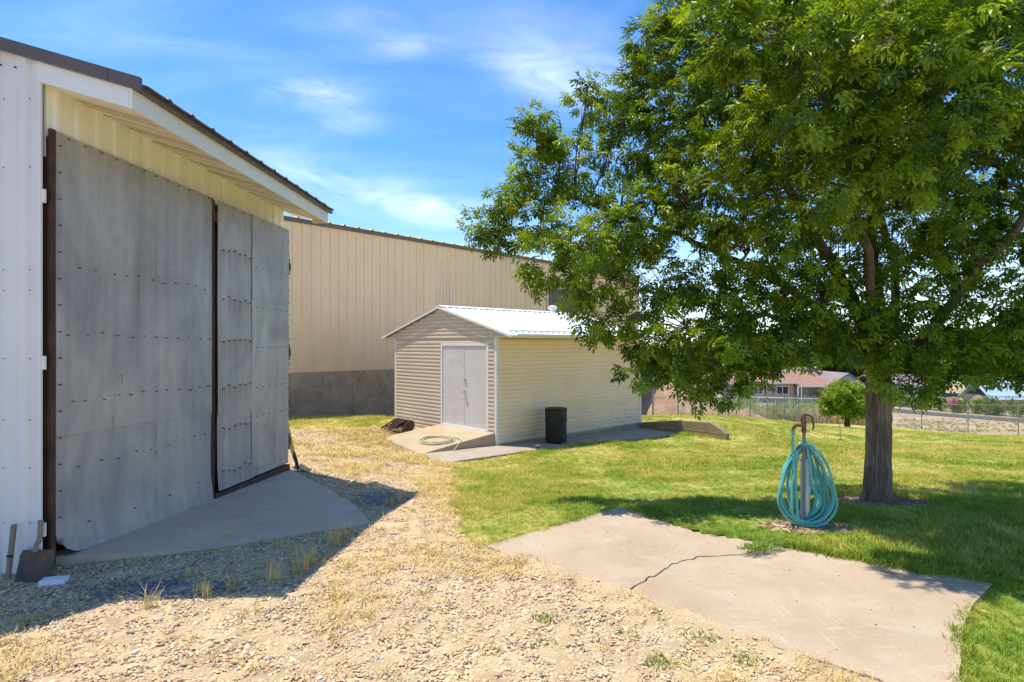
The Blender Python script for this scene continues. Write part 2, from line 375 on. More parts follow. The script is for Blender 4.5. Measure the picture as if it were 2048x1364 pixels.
def slab(name, outline, m, top=0.03, deep=0.14, parent=None, flat=None, jit=.011):
    """a cast slab following the ground, its sides going down into the soil"""
    import mathutils.geometry as geo
    pts = []
    for i, p in enumerate(outline):
        q = outline[(i+1) % len(outline)]; n = max(1, int(math.hypot(q[0]-p[0], q[1]-p[1])/0.09))
        for j in range(n): pts.append((p[0]+(q[0]-p[0])*j/n+random.uniform(-jit, jit), p[1]+(q[1]-p[1])*j/n+random.uniform(-jit, jit)))
    zf = flat or (lambda x, y: tz(x, y)+top)
    n = len(pts); vs = [(x, y, zf(x, y)) for x, y in pts]; vb = [(x, y, z-deep) for x, y, z in vs]
    A = np.array([(x, y, 1) for x, y in pts]); cf = np.linalg.lstsq(A, np.array([v[2] for v in vs]), rcond=None)[0]
    if flat is None: vs = [(x, y, float(cf[0]*x+cf[1]*y+cf[2])) for x, y in pts]; vb = [(x, y, z-deep) for x, y, z in vs]
    tris = geo.tessellate_polygon([[Vector((x, y, 0)) for x, y in pts]])
    area = sum(pts[i-1][0]*pts[i][1]-pts[i][0]*pts[i-1][1] for i in range(n))
    fs = []
    for t in tris:
        a, b, c = (Vector((*pts[i], 0)) for i in t)
        fs.append(tuple(t) if (b-a).cross(c-a).z > 0 else tuple(t)[::-1])
    for i in range(n):
        j = (i+1) % n; q = (i, j, n+j, n+i); fs.append(q[::-1] if area > 0 else q)
    return MB().add(vs+vb, fs).build(name, m, parent)

m_pad = concrete('pad_concrete', (0.375, 0.280, 0.192), (0.475, 0.370, 0.262), (0.52, 0.45, 0.37), 0.45, 0.26)
m_apron = concrete('apron_concrete', (0.56, 0.415, 0.305), (0.66, 0.50, 0.375), (0.38, 0.28, 0.20), 0.55, 0.25)
m_walk = concrete('walk_concrete', (0.33, 0.27, 0.20), (0.43, 0.36, 0.27), (0.20, 0.16, 0.11), 0.5)
m_ramp = concrete('ramp_concrete', (0.38, 0.30, 0.19), (0.48, 0.38, 0.25), (0.42, 0.27, 0.09), 0.7)
m_form = concrete('foundation_concrete', (0.36, 0.265, 0.19), (0.50, 0.38, 0.28), (0.17, 0.12, 0.085), 0.7)
m_retain = concrete('retaining_concrete', (0.25, 0.185, 0.105), (0.36, 0.275, 0.165), (0.10, 0.075, 0.045), 0.55)

# concrete pad: two slabs either side of the crack
crack = []
for i, (a, b) in enumerate(CRACK_PX):
    if i:
        pa, pb = CRACK_PX[i-1]
        for t in (0.33, 0.66): crack.append((pa+(a-pa)*t+random.uniform(-2.5, 2.5), pb+(b-pb)*t+random.uniform(-1.8, 1.8)))
    crack.append((a, b))
crack = [tuple(G(*p).xy) for p in crack]
def shift(path, d, taper=True):
    out = []
    for i, p in enumerate(path):
        q, r = path[max(i-1, 0)], path[min(i+1, len(path)-1)]; tx, ty = r[0]-q[0], r[1]-q[1]; L = math.hypot(tx, ty)
        k = d*(0.5+random.random()*0.9); out.append((p[0]-ty/L*k, p[1]+tx/L*k))
    return out
pad = tag(bpy.data.objects.new('concrete_pad', None), 'cracked tan concrete pad set in the lawn beside the gravel', None, None, 'structure'); COL.objects.link(pad)
left_half = [PAD[0], PAD[1], PAD[2], PAD[3]]+shift(crack, 0.005)[::-1]
right_half = shift(crack, -0.005)+PAD[5:]
pz = [(x, y, tz(x, y)+0.018) for x, y in PAD]; _pc = np.linalg.lstsq(np.array([(x, y, 1) for x, y, z in pz]), np.array([z for *_, z in pz]), rcond=None)[0]
pad_z = lambda x, y: float(_pc[0]*x+_pc[1]*y+_pc[2])
slab('slab', left_half, m_pad, parent=pad, flat=pad_z, jit=.0035); slab('slab', right_half, m_pad, parent=pad, flat=lambda x, y: pad_z(x, y)-0.003, jit=.0035)
tag(slab('concrete_apron', APRON, m_apron, 0.035, 0.2), 'grey concrete apron sloping out from the metal double doors', kind='structure')
tag(slab('walkway', WALK, m_walk, 0.03, 0.2), 'concrete walkway along the side of the shed', kind='structure')

# ------------------------------------------------------------------ scatter (geometry nodes)
def scatter(name, pts, rot, scl, variants, parent=None, kind='stuff', label=None):
    n = len(pts); me = bpy.data.meshes.new(name); me.vertices.add(n); me.vertices.foreach_set('co', np.asarray(pts, np.float32).ravel())
    for nm, typ, arr, key in (('rot', 'FLOAT_VECTOR', rot, 'vector'), ('scl', 'FLOAT_VECTOR', scl, 'vector')):
        at = me.attributes.new(nm, typ, 'POINT'); at.data.foreach_set(key, np.asarray(arr, np.float32).ravel())
    at = me.attributes.new('pick', 'INT', 'POINT'); at.data.foreach_set('value', RNG.integers(0, len(variants), n).astype(np.int32))
    me.materials.append(variants[0].data.materials[0])
    o = link(name, me, parent)
    g = bpy.data.node_groups.new(name, 'GeometryNodeTree')
    g.interface.new_socket('Geometry', in_out='INPUT', socket_type='NodeSocketGeometry'); g.interface.new_socket('Geometry', in_out='OUTPUT', socket_type='NodeSocketGeometry')
    N = g.nodes; L = g.links; gi = N.new('NodeGroupInput'); go = N.new('NodeGroupOutput'); jn = N.new('GeometryNodeJoinGeometry')
    for v in variants:
        oi = N.new('GeometryNodeObjectInfo'); oi.inputs[0].default_value = v; oi.inputs['As Instance'].default_value = True; L.new(oi.outputs['Geometry'], jn.inputs[0])
    ip = N.new('GeometryNodeInstanceOnPoints'); ip.inputs['Pick Instance'].default_value = True
    def attr(nm, dt):
        a = N.new('GeometryNodeInputNamedAttribute'); a.data_type = dt; a.inputs[0].default_value = nm; return a.outputs[0]
    er = N.new('FunctionNodeEulerToRotation'); L.new(attr('rot', 'FLOAT_VECTOR'), er.inputs[0])
    L.new(gi.outputs[0], ip.inputs['Points']); L.new(jn.outputs[0], ip.inputs['Instance']); L.new(attr('pick', 'INT'), ip.inputs['Instance Index'])
    L.new(er.outputs[0], ip.inputs['Rotation']); L.new(attr('scl', 'FLOAT_VECTOR'), ip.inputs['Scale']); L.new(ip.outputs[0], go.inputs[0])
    md = o.modifiers.new('scatter', 'NODES'); md.node_group = g
    return tag(o, label=label, kind=kind)
def proto(name, mb, m, smooth=False): return bpy.data.objects.new(name, mb.mesh(name, m, smooth))   # never linked: only the source of copies
def vec3(s): s = np.asarray(s, float); return np.stack([s, s, s], 1)

def noise_ico(seed, flat=(1, 0.8, 0.55), amp=0.22):
    import bmesh
    r = random.Random(seed); bm = bmesh.new(); bmesh.ops.create_icosphere(bm, subdivisions=2, radius=1)
    ax = [Vector((r.uniform(-1, 1), r.uniform(-1, 1), r.uniform(-1, 1))).normalized() for _ in range(5)]; cut = [r.uniform(0.55, 0.9) for _ in ax]
    mb = MB()
    for v in bm.verts:
        p = v.co.copy()
        for a, c in zip(ax, cut):
            d = p.dot(a)
            if d > c: p -= a*(d-c)*0.85
        p *= 1+r.uniform(-amp, amp)*0.35
        mb.v.append((p.x*flat[0], p.y*flat[1], p.z*flat[2]))
    mb.f = [tuple(v.index for v in f.verts) for f in bm.faces]; bm.free(); return mb

def blade_tuft(seed, n, h, spread, w, lean=0.5):
    r = random.Random(seed); mb = MB()
    for _ in range(n):
        a = r.uniform(0, 2*PI); d = spread*math.sqrt(r.random()); x, y = d*math.cos(a), d*math.sin(a)
        hh = h*r.uniform(0.5, 1.15); b = r.uniform(0, 2*PI); l = hh*lean*r.uniform(0.2, 1.2); ww = w*r.uniform(0.7, 1.3)
        dx, dy = math.cos(b), math.sin(b); sx, sy = -dy*ww/2, dx*ww/2
        mx, my = x+dx*l*0.35, y+dy*l*0.35
        mb.add([(x-sx, y-sy, -0.005), (x+sx, y+sy, -0.005), (mx+sx*0.8, my+sy*0.8, hh*0.6), (mx-sx*0.8, my-sy*0.8, hh*0.6), (x+dx*l, y+dy*l, hh)], [(0, 1, 2, 3), (3, 2, 4)])
    return mb

def sample(nper, x0, x1, y0, y1, test):
    n = int(nper*(x1-x0)*(y1-y0)); x = RNG.uniform(x0, x1, n); y = RNG.uniform(y0, y1, n); k = test(x, y); return x[k], y[k]

# gravel
m_stone = stone_material('gravel_stone', [(0.0, (0.64, 0.47, 0.28)), (0.16, (0.69, 0.52, 0.325)), (0.32, (0.53, 0.375, 0.235)), (0.46, (0.69, 0.53, 0.33)), (0.60, (0.59, 0.40, 0.265)), (0.72, (0.46, 0.34, 0.23)), (0.82, (0.72, 0.60, 0.43)), (0.91, (0.32, 0.26, 0.21)), (0.965, (0.38, 0.36, 0.36))])
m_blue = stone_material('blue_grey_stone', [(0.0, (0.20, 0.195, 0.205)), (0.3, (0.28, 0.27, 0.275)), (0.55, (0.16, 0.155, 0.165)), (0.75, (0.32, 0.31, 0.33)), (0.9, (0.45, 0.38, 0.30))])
STONES = [proto('stone_%d' % i, noise_ico(i, (1, random.uniform(.6, .95), random.uniform(.35, .6))), m_stone) for i in range(6)]
BLUES = [proto('blue_%d' % i, noise_ico(40+i, (1, random.uniform(.65, .95), random.uniform(.4, .65))), m_blue) for i in range(4)]
_pe = [np.array(p) for p in PAD]
def pad_dist(x, y):     # distance from the pad's gravel side
    a, b = np.array(PAD[0]), np.array(PAD[-1]); d = b-a; d = d/np.hypot(*d); return np.abs((x-a[0])*d[1]-(y-a[1])*d[0])
_g = RNG.random(4096)
def vnoise(x, y, s):    # smooth value noise
    x = x*s+100; y = y*s+100; i = np.floor(x).astype(int); j = np.floor(y).astype(int); u = x-i; v = y-j; u = u*u*(3-2*u); v = v*v*(3-2*v)
    h = lambda a, b: _g[(a*73+b*179) % 4096]
    return (h(i, j)*(1-u)+h(i+1, j)*u)*(1-v)+(h(i, j+1)*(1-u)+h(i+1, j+1)*u)*v
def yard(x, y): return ~in_lawn(x, y) & (~in_hard(x, y) | (inside(PAD, x, y) & ~inside(PAD_IN, x, y) & (RNG.random(np.shape(x)) < 0.3)))
GX, GY = [], []
for (d, y0, y1) in ((4600, 2.3, 4.8), (3000, 4.8, 9.0), (1100, 9.0, 18.5)):
    x, y = sample(d, -6.2, 3.2, y0, y1, yard); GX.append(x); GY.append(y)
gx_, gy_ = np.concatenate(GX), np.concatenate(GY)
thin = vnoise(gx_, gy_, 1.1)*0.6+vnoise(gx_, gy_, 3.0)*0.4
strip = np.clip(pad_dist(gx_, gy_)/0.35, 0, 1); strip = np.where(gy_ > 6.0, 1, strip)
edge = np.clip((gx_+1.2-0.06*gy_)*0+1, 0, 1)
kp = RNG.random(len(gx_)) < np.clip((1.35-thin*0.9), 0.25, 1)*np.clip(strip*1.1-0.1, 0.06, 1)
gx_, gy_ = gx_[kp], gy_[kp]; ng = len(gx_)
sz = np.exp(RNG.normal(math.log(0.0078), 0.34, ng))*np.interp(gy_, [3, 6, 14], [1, 1.15, 1.7])
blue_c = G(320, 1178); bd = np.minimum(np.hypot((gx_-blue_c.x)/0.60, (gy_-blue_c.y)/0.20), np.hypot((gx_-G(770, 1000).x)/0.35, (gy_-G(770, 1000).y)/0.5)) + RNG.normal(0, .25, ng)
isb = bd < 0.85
pts = np.stack([gx_, gy_, terrain(gx_, gy_)+sz*0.2+np.where(inside(PAD, gx_, gy_), .02, 0)], 1); rot = np.stack([RNG.normal(0, .3, ng), RNG.normal(0, .3, ng), RNG.uniform(0, 6.28, ng)], 1)
scatter('gravel', pts[~isb], rot[~isb], vec3(sz[~isb]), STONES)
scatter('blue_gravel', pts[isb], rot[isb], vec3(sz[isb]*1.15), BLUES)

# lawn blades
TUFTS = [proto('tuft_%d' % i, blade_tuft(i, 16, 0.052, 0.05, 0.0042, 0.8), m_blade) for i in range(4)]
TUFTS_FAR = [proto('fartuft_%d' % i, blade_tuft(60+i, 18, 0.06, 0.13, 0.011, 0.8), m_blade) for i in range(3)]
PAD_EDGE = [(x+(1.35-x)*0.012, y+(4.2-y)*0.012) for x, y in PAD]
def lawn_ok(x, y): return in_lawn(x, y, 0.07) & (~in_hard(x, y) | (inside(PAD, x, y) & ~inside(PAD_EDGE, x, y))) & ~bare(x, y) & (RNG.random(np.shape(x)) < np.clip(1.5-1.5*np.abs(vnoise(x, y, 2.7)-.35), .35, 1))
LX, LY = [], []
for (d, x0, x1, y0, y1) in ((480, 1.7, 4.6, 2.5, 4.6), (420, -1.2, 8.0, 4.2, 7.2), (260, -1.6, 9.5, 7.2, 10.0)):
    x, y = sample(d, x0, x1, y0, y1, lawn_ok); LX.append(x); LY.append(y)
lx, ly = np.concatenate(LX), np.concatenate(LY)
def put_grass(name, lx, ly, vs, k=1.0):
    n = len(lx); s = RNG.uniform(0.6, 1.25, n)*k*np.interp(vnoise(lx, ly, 1.3), [0.2, 0.8], [0.55, 1.35])
    scatter(name, np.stack([lx, ly, terrain(lx, ly)], 1), np.stack([RNG.normal(0, .1, n), RNG.normal(0, .1, n), RNG.uniform(0, 6.28, n)], 1), vec3(s), vs)
ex, ey = [], []
for i in range(10):                                   # ragged fringe along the slab
    a_, b_ = PAD[i], PAD[(i+1) % len(PAD)]
    if i in (10,): continue
    L_ = math.hypot(b_[0]-a_[0], b_[1]-a_[1])
    for _ in range(int(L_*75)):
        t_ = random.random(); ex.append(a_[0]+(b_[0]-a_[0])*t_+random.gauss(0, .022)); ey.append(a_[1]+(b_[1]-a_[1])*t_+random.gauss(0, .022))
lx, ly = np.concatenate([lx, ex]), np.concatenate([ly, ey])
put_grass('lawn_grass', lx, ly, TUFTS)
x1, y1 = sample(95, -9, 17, 10.0, 20, lawn_ok); x2, y2 = sample(26, -9, 30, 20, 33, lawn_ok)
put_grass('far_lawn_grass', np.concatenate([x1, x2]), np.concatenate([y1, y2]), TUFTS_FAR)
# straw-coloured growth in the gravel, along slab edges and by the shed
m_straw = material('dry_straw', [(0.3, (0.56, 0.40, 0.12)), (0.7, (0.74, 0.57, 0.22))], 6, 0.8, world=True, jitter=0.25)
m_weed = leaf_material('weed_green', (0.12, 0.22, 0.03), (0.26, 0.36, 0.07))
STRAW = [proto('straw_%d' % i, blade_tuft(90+i, 20, 0.034, 0.07, 0.004, 2.2), m_straw) for i in range(3)]
def straw_ok(x, y):
    k = yard(x, y); a = vnoise(x, y, 1.1)*0.6+vnoise(x, y, 3.0)*0.4
    e = np.hypot(x-np.interp(y, [p[1] for p in LAWN_EDGE[::-1]], [p[0] for p in LAWN_EDGE[::-1]]), 0)
    near = np.exp(-(e/np.interp(y, [5, 7, 9], [.42, .30, .45]))**2)*(y > 4.2)*(y < 13)
    return k & (RNG.random(len(x)) < np.clip((a-0.465)*2.2, 0.05, 0.55)+near*0.62*np.clip((vnoise(x, y, 2.2)-.25)*2.2, .15, 1)+np.exp(-((y-15.6)/0.9)**2)*(x > -4.4)*(x < -2.4)*0.9)
x, y = sample(330, -6, 3, 2.4, 17.5, straw_ok); n = len(x)
scatter('dry_grass', np.stack([x, y, terrain(x, y)], 1), np.stack([RNG.normal(0, .15, n), RNG.normal(0, .15, n), RNG.uniform(0, 6.28, n)], 1), vec3(RNG.uniform(.5, 1.3, n)*np.interp(y, [4, 14], [1, 1.6])), STRAW)
WEED = [proto('weed_%d' % i, blade_tuft(190+i, 12, 0.035, 0.075, 0.007, 1.3), m_weed) for i in range(2)]
wp = []
for (px, py, r, n) in ((1095, 1240, 30, 26), (1310, 1222, 8, 5), (1165, 1262, 10, 6), (1255, 1268, 14, 6), (1310, 1325, 30, 20), (1500, 1325, 20, 10), (1410, 1280, 20, 10), (720, 882, 5, 5), (733, 897, 5, 4), (675, 1010, 8, 5), (822, 1022, 8, 4),
                       (1525, 1101, 14, 40), (1500, 1105, 10, 24), (1545, 1096, 10, 22), (590, 1010, 6, 3), (1100, 1300, 40, 6), (880, 1180, 40, 5)):
    for _ in range(n if px > 1480 else max(3, int(n*.6))):
        q = G(px+random.gauss(0, r*.5), py+random.gauss(0, r*.16)); wp.append(q)
wp = np.array(wp); n = len(wp); zlift = np.array([0.03 if inside(PAD, np.array([p[0]]), np.array([p[1]]))[0] else 0 for p in wp]); wp[:, 2] += zlift
scatter('green_weeds', wp, np.stack([np.zeros(n), np.zeros(n), RNG.uniform(0, 6.28, n)], 1), vec3(RNG.uniform(.5, 1.1, n)*np.interp(wp[:, 1], [4, 14], [.9, 2])), WEED)
# bark chips and litter on the bare rings
m_chip = material('bark_chip', [(0.3, (0.20, 0.14, 0.09)), (0.7, (0.42, 0.31, 0.19))], 9, 0.9, jitter=0.4)
CHIP = [proto('chip_%d' % i, MB().box(-.03, .03, -.005, .005, -.003, .003, Euler((0, 0, random.random())).to_matrix().to_4x4()), m_chip) for i in range(2)]
x, y = sample(900, 1.9, 4.9, 4.9, 7.2, lambda x, y: bare(x, y) & in_lawn(x, y)); n = len(x)
scatter('bark_litter', np.stack([x, y, terrain(x, y)+.008], 1), np.stack([RNG.normal(0, .3, n), RNG.normal(0, .3, n), RNG.uniform(0, 6.28, n)], 1), vec3(RNG.uniform(.4, 1.2, n)), CHIP)
x, y = sample(14, -1, 2.5, 2.3, 6.0, lambda x, y: inside(PAD, x, y)); n = len(x)
scatter('loose_pebbles', np.stack([x, y, np.array([pad_z(a, b) for a, b in zip(x, y)])+.003], 1), np.stack([np.zeros(n), np.zeros(n), RNG.uniform(0, 6.28, n)], 1), vec3(RNG.uniform(.003, .008, n)), STONES)

m_fall = material('fallen_leaf', [(0.3, (0.34, 0.24, 0.08)), (0.7, (0.50, 0.40, 0.14))], 9, 0.8, jitter=0.4)
FALL = [proto('fall_%d' % i, MB().add([(-.03, 0, .004), (-.01, .011, .008+.004*i), (.015, .010, .006), (.035, 0, .004), (.015, -.010, .009), (-.01, -.011, .006)], [(0, 1, 2, 3, 4, 5)]), m_fall) for i in range(2)]
x, y = sample(5, -1, 6.5, 2.6, 9, lambda x, y: in_lawn(x, y) & ~inside(PAD, x, y)); n = len(x)
scatter('fallen_leaves', np.stack([x, y, np.where(inside(PAD, x, y), np.array([pad_z(a, b) for a, b in zip(x, y)]), terrain(x, y)+.03)], 1), np.stack([RNG.normal(0, .2, n), RNG.normal(0, .2, n), RNG.uniform(0, 6.28, n)], 1), vec3(RNG.uniform(.5, 1.0, n)), FALL)

# ================================================================== metal building with the double doors
m_white = material('white_metal_siding', [(0.3, (0.78, 0.735, 0.71)), (0.7, (0.84, 0.79, 0.765))], 1.5, 0.45, 0.05, 30, world=True)
m_cream = material('cream_metal_siding', [(0.3, (0.94, 0.91, 0.84)), (0.5, (0.96, 0.94, 0.90)), (0.7, (0.94, 0.88, 0.74))], 2.6, 0.5, 0.05, 30, stretch=(4, 4, 0.5), world=True)
m_fascia = material('white_fascia', [(0.3, (0.80, 0.765, 0.73)), (0.7, (0.86, 0.83, 0.79))], 2, 0.5, world=True)
m_soffit = material('cream_soffit', [(0.3, (0.88, 0.80, 0.66)), (0.7, (0.93, 0.86, 0.73))], 2, 0.6, world=True, jitter=0.14)
m_vent = material('perforated_soffit', [(0.38, (0.55, 0.44, 0.30)), (0.55, (0.84, 0.70, 0.50))], 90, 0.7, world=True)
m_brown = material('brown_roof_trim', [(0.3, (0.115, 0.085, 0.078)), (0.7, (0.15, 0.112, 0.10))], 3, 0.45, world=True)
m_rust = material('rusty_steel', [(0.3, (0.055, 0.028, 0.021)), (0.55, (0.095, 0.044, 0.031)), (0.75, (0.16, 0.075, 0.042))], 5, 0.85, 0.4, 60, world=True)
m_rustdot = material('rust_spot', [(0.3, (0.17, 0.085, 0.045)), (0.7, (0.30, 0.15, 0.07))], 30, 0.9, world=True)

def galvanised():
    m = bpy.data.materials.new('galvanised_sheet'); m.use_nodes = True; t = m.node_tree; k = NT(t); p = t.nodes['Principled BSDF']
    pos = k.n('ShaderNodeNewGeometry').outputs[0]
    a = k.noise(k.mapping(pos, scale=(1, 1, 0.6)), 1.5, 6.0, 0.62, 0.9)
    st = k.noise(k.mapping(pos, scale=(9, 9, 0.55)), 1.1, 5.0, 0.6, 0.2)
    f = k.math('ADD', k.math('MULTIPLY', a, 0.65), k.math('MULTIPLY', st, 0.35))
    c = k.ramp(f, [(0.30, (0.265, 0.245, 0.258)), (0.46, (0.365, 0.336, 0.338)), (0.60, (0.465, 0.427, 0.405)), (0.74, (0.59, 0.54, 0.485))])
    rs = k.math('MULTIPLY', k.ramp(k.noise(k.mapping(pos, scale=(5, 5, 1.1)), 1.7, 6.0, 0.7, 0.6), [(0.60, (0, 0, 0)), (0.78, (1, 1, 1))]), 0.35)
    c = k.mix(rs, c, (0.34, 0.26, 0.16))
    scr = k.ramp(k.noise(k.mapping(pos, scale=(3, 3, 22), rot=(0.5, 0.3, 0)), 1.4, 2.0, 0.5, 0.8), [(0.685, (0, 0, 0)), (0.70, (1, 1, 1)), (0.715, (0, 0, 0))])
    c = k.mix(k.math('MULTIPLY', scr, 0.45), c, (0.12, 0.12, 0.13))
    c = k.mix(1.0, c, k.ramp(k.noise(pos, 75.0, 3.0, 0.7), [(0.3, (0.88,)*3), (0.7, (1.1,)*3)]), 'MULTIPLY')
    r = k.n('ShaderNodeObjectInfo').outputs['Random']
    c = k.mix(1.0, c, k.ramp(r, [(0, (0.94, 0.945, 0.97)), (1, (1.06, 1.05, 1.03))]), 'MULTIPLY')
    t.links.new(c, p.inputs['Base Color']); p.inputs['Metallic'].default_value = 0.25
    rr = k.n('ShaderNodeMapRange', i0=a, i1=0.3, i2=0.7, i3=0.62, i4=0.45).outputs[0]; t.links.new(rr, p.inputs['Roughness'])
    b = k.n('ShaderNodeBump', Strength=0.25, Distance=0.02, Height=k.noise(pos, 3.0, 4.0, 0.5)); t.links.new(b.outputs[0], p.inputs['Normal'])
    return m
m_galv = galvanised()

barn = thing('metal_building', 'white metal building with tall grey sheet-metal double doors and brown roof trim', 'building', (BARN_C.x, BARN_C.y, 0), BARN_A)
RS = 0.30                                              # roof slope
roofz = lambda y: 3.72+RS*y                            # underside line of the rake trim, by local y
def ribbed(length, pitch, rib=0.022, w=0.045, flat=0.03):
    """profile (along, out) of a ribbed metal panel, as a closed strip"""
    pr = [(0, 0)]; n = max(1, round(length/pitch))
    for i in range(n):
        c = (i+0.5)*length/n
        pr += [(c-w, 0), (c-flat, rib), (c+flat, rib), (c+w, 0)]
    pr.append((length, 0)); return pr
def ribbed_wall(length, z0, z1, pitch, rib=0.022, thick=0.02, ztop=None, **kw):
    pr = ribbed(length, pitch, rib, **kw); n = len(pr); mb = MB(); vs = []
    for a, o in pr: vs.append((a, -o, z0))
    for a, o in pr: vs.append((a, -o, z1 if ztop is None else ztop(a)))
    for a, o in pr: vs.append((a, thick, z0))
    for a, o in pr: vs.append((a, thick, z1 if ztop is None else ztop(a)))
    fs = []
    for i in range(n-1):
        fs += [(i, i+1, n+i+1, n+i), (2*n+i+1, 2*n+i, 3*n+i, 3*n+i+1), (n+i, n+i+1, 3*n+i+1, 3*n+i), (i+1, i, 2*n+i, 2*n+i+1)]
    fs += [(0, n, 3*n, 2*n), (n-1, 2*n+n-1, 3*n+n-1, 2*n-1)]
    return mb.add(vs, fs)
# gable wall in panels (local plane x = 0, running +y)
GW = 0.90; y = 0.0; i = 0
while y < 5.9:
    w = 0.896
    top = (lambda a, y=y: roofz(min(y+w-a, 6-(y+w-a)))+0.02)
    mb = ribbed_wall(w, -0.4, 3.8, 0.225, 0.030, ztop=top, w=0.045, flat=0.026)
    o = mb.build('wall_panel', m_white, barn); o.matrix_local = T(0, y+w, 0) @ Matrix.Rotation(-PI/2, 4, 'Z')
    y += GW
MB().box(-0.022, -0.004, -0.022, 0.0, -0.05, 3.70).build('corner_trim', m_white, barn)
MB().box(0.03, 4.22, 0.22, 0.25, -0.4, 3.62).build('dark_backing', m_brown, barn)  # dark sheet added behind the doors so their gap stays dark, without sky
MB().box(0.05, 4.30, 5.9, 5.95, -0.4, 3.7).build('back_wall', m_white, barn)
MB().box(4.24, 4.28, 0.03, 5.9, -0.5, 3.55).build('end_wall', m_cream, barn)
# header over the doors in three ribbed panels
for a, b in ((0.052, 1.115), (1.122, 2.265), (2.272, 4.235)):
    o = ribbed_wall(b-a, 3.05, 3.60, 0.225, 0.015, w=0.045, flat=0.025).build('header_panel', m_cream, barn); o.location = (a, 0, 0)
# soffit boards, alternately plain and perforated
x = 0.02; i = 0
while x < 4.5:
    w = 0.158; yi = 0.02; out = -0.685
    z = lambda yy: 3.372+RS*(yy+0.69)
    mb = MB(); dz = 0.009*(i % 2)
    xo = min(x, 4.06) if x > 4.06 else x
    x1 = x+w-0.014; mbv = []
    for (xx, yy) in ((x, out), (x1, out), (x1, yi), (x, yi)):
        if yy == out: xx = min(xx, 4.02+0.006*(xx > x))
        mbv.append((xx, yy, z(yy)+dz))
    mb.add(mbv+[(a, b, c+0.01) for a, b, c in mbv], [(0, 3, 2, 1), (4, 5, 6, 7), (0, 1, 5, 4), (1, 2, 6, 5), (2, 3, 7, 6), (3, 0, 4, 7)])
    mb.build('soffit_board', m_vent if i % 3 == 2 else m_soffit, barn)
    x += w; i += 1
# fascia: side (rake) and front (eave)
MB().add([(-0.03, 0, roofz(0)-0.147), (-0.03, -0.69, roofz(-0.69)-0.147), (-0.03, -0.69, roofz(-0.69)-.003), (-0.03, 0, roofz(0)-.003),
          (0.0, 0, roofz(0)-0.147), (0.0, -0.69, roofz(-0.69)-0.147), (0.0, -0.69, roofz(-0.69)-.003), (0.0, 0, roofz(0)-.003)],
         [(0, 1, 2, 3), (7, 6, 5, 4), (1, 0, 4, 5), (2, 1, 5, 6), (3, 2, 6, 7), (0, 3, 7, 4)]).build('side_fascia', m_fascia, barn)
MB().box(-0.03, 3.42, -0.715, -0.692, 3.372-0.012, 3.51).build('front_fascia', m_fascia, barn)
MB().box(3.424, 4.05, -0.713, -0.692, 3.372-0.012, 3.51).build('front_fascia', m_fascia, barn)
MB().box(4.02, 4.05, -0.69, -0.50, 3.36, 3.51).build('fascia_return', m_fascia, barn)
# brown rake trim in two lengths, eave trim and the roof with its ribs
def rake(y0, y1, h, x0=-0.06, x1=-0.032):
    return MB().add([(x0, y0, roofz(y0)), (x0, y1, roofz(y1)), (x0, y1, roofz(y1)+h), (x0, y0, roofz(y0)+h), (x1, y0, roofz(y0)), (x1, y1, roofz(y1)), (x1, y1, roofz(y1)+h), (x1, y0, roofz(y0)+h)],
                    [(0, 3, 2, 1), (4, 5, 6, 7), (0, 1, 5, 4), (1, 2, 6, 5), (2, 3, 7, 6), (3, 0, 4, 7)])
rake(-0.79, -0.556, 0.092).build('rake_trim', m_brown, barn); rake(-0.55, 3.0, 0.092).build('rake_trim', m_brown, barn)
MB().box(-0.03, 4.10, -0.765, -0.718, 3.502, 3.540).build('eave_trim', m_brown, barn)
MB().box(-0.03, 4.05, -0.716, -0.70, 3.512, 3.53).build('drip_edge', m_soffit, barn)
pan = MB()
for a, o_ in ((0, 0),):
    rp = 0.31
    for (u0, u1, h) in ((0, rp-0.06, 0.0), (rp-0.06, rp-0.045, 0.030), (rp-0.045, rp-0.02, 0.030), (rp-0.02, rp-0.004, 0.0)): pass
    prf = [(0, 0), (rp-0.075, 0), (rp-0.055, 0.014), (rp-0.03, 0.014), (rp-0.01, 0), (rp-0.002, 0)]
    y0, y1 = -0.80, 3.0; n = len(prf); vs = []
    for yy in (y0, y1):
        for dz in (0.0, -0.012):
            for u, h in prf: vs.append((u, yy, roofz(yy)+0.062+h+dz))
    fs = []
    for i in range(n-1):
        fs += [(i, i+1, 2*n+i+1, 2*n+i), (n+i+1, n+i, 3*n+i, 3*n+i+1), (i+1, i, n+i, n+i+1), (2*n+i, 2*n+i+1, 3*n+i+1, 3*n+i)]
    fs += [(0, 2*n, 3*n, n), (n-1, 2*n-1, 4*n-1, 3*n-1)]
    pan.add(vs, fs)
pm = pan.mesh('roof_panel', m_brown)
for i in range(13): link('roof_panel', pm, barn, T(0.02+i*0.31, 0, 0))
MB().add([(-.03, 3.0, roofz(3)+.07), (4.1, 3.0, roofz(3)+.07), (4.1, 6.6, roofz(-.6)+.07), (-.03, 6.6, roofz(-.6)+.07), (-.03, 3.0, roofz(3)+.02), (4.1, 3.0, roofz(3)+.02), (4.1, 6.6, roofz(-.6)+.02), (-.03, 6.6, roofz(-.6)+.02)],
         [(0, 1, 2, 3), (7, 6, 5, 4), (0, 4, 5, 1), (1, 5, 6, 2), (2, 6, 7, 3), (3, 7, 4, 0)]).build('back_roof', m_brown, barn)
for z0, z1 in ((2.69, 2.79), (1.47, 1.57), (0.25, 0.35)):
    MB().box(-0.022, 0.0, -0.050, -0.0225, z0, z1).build('hinge_block', m_white, barn, bevel=0.004)
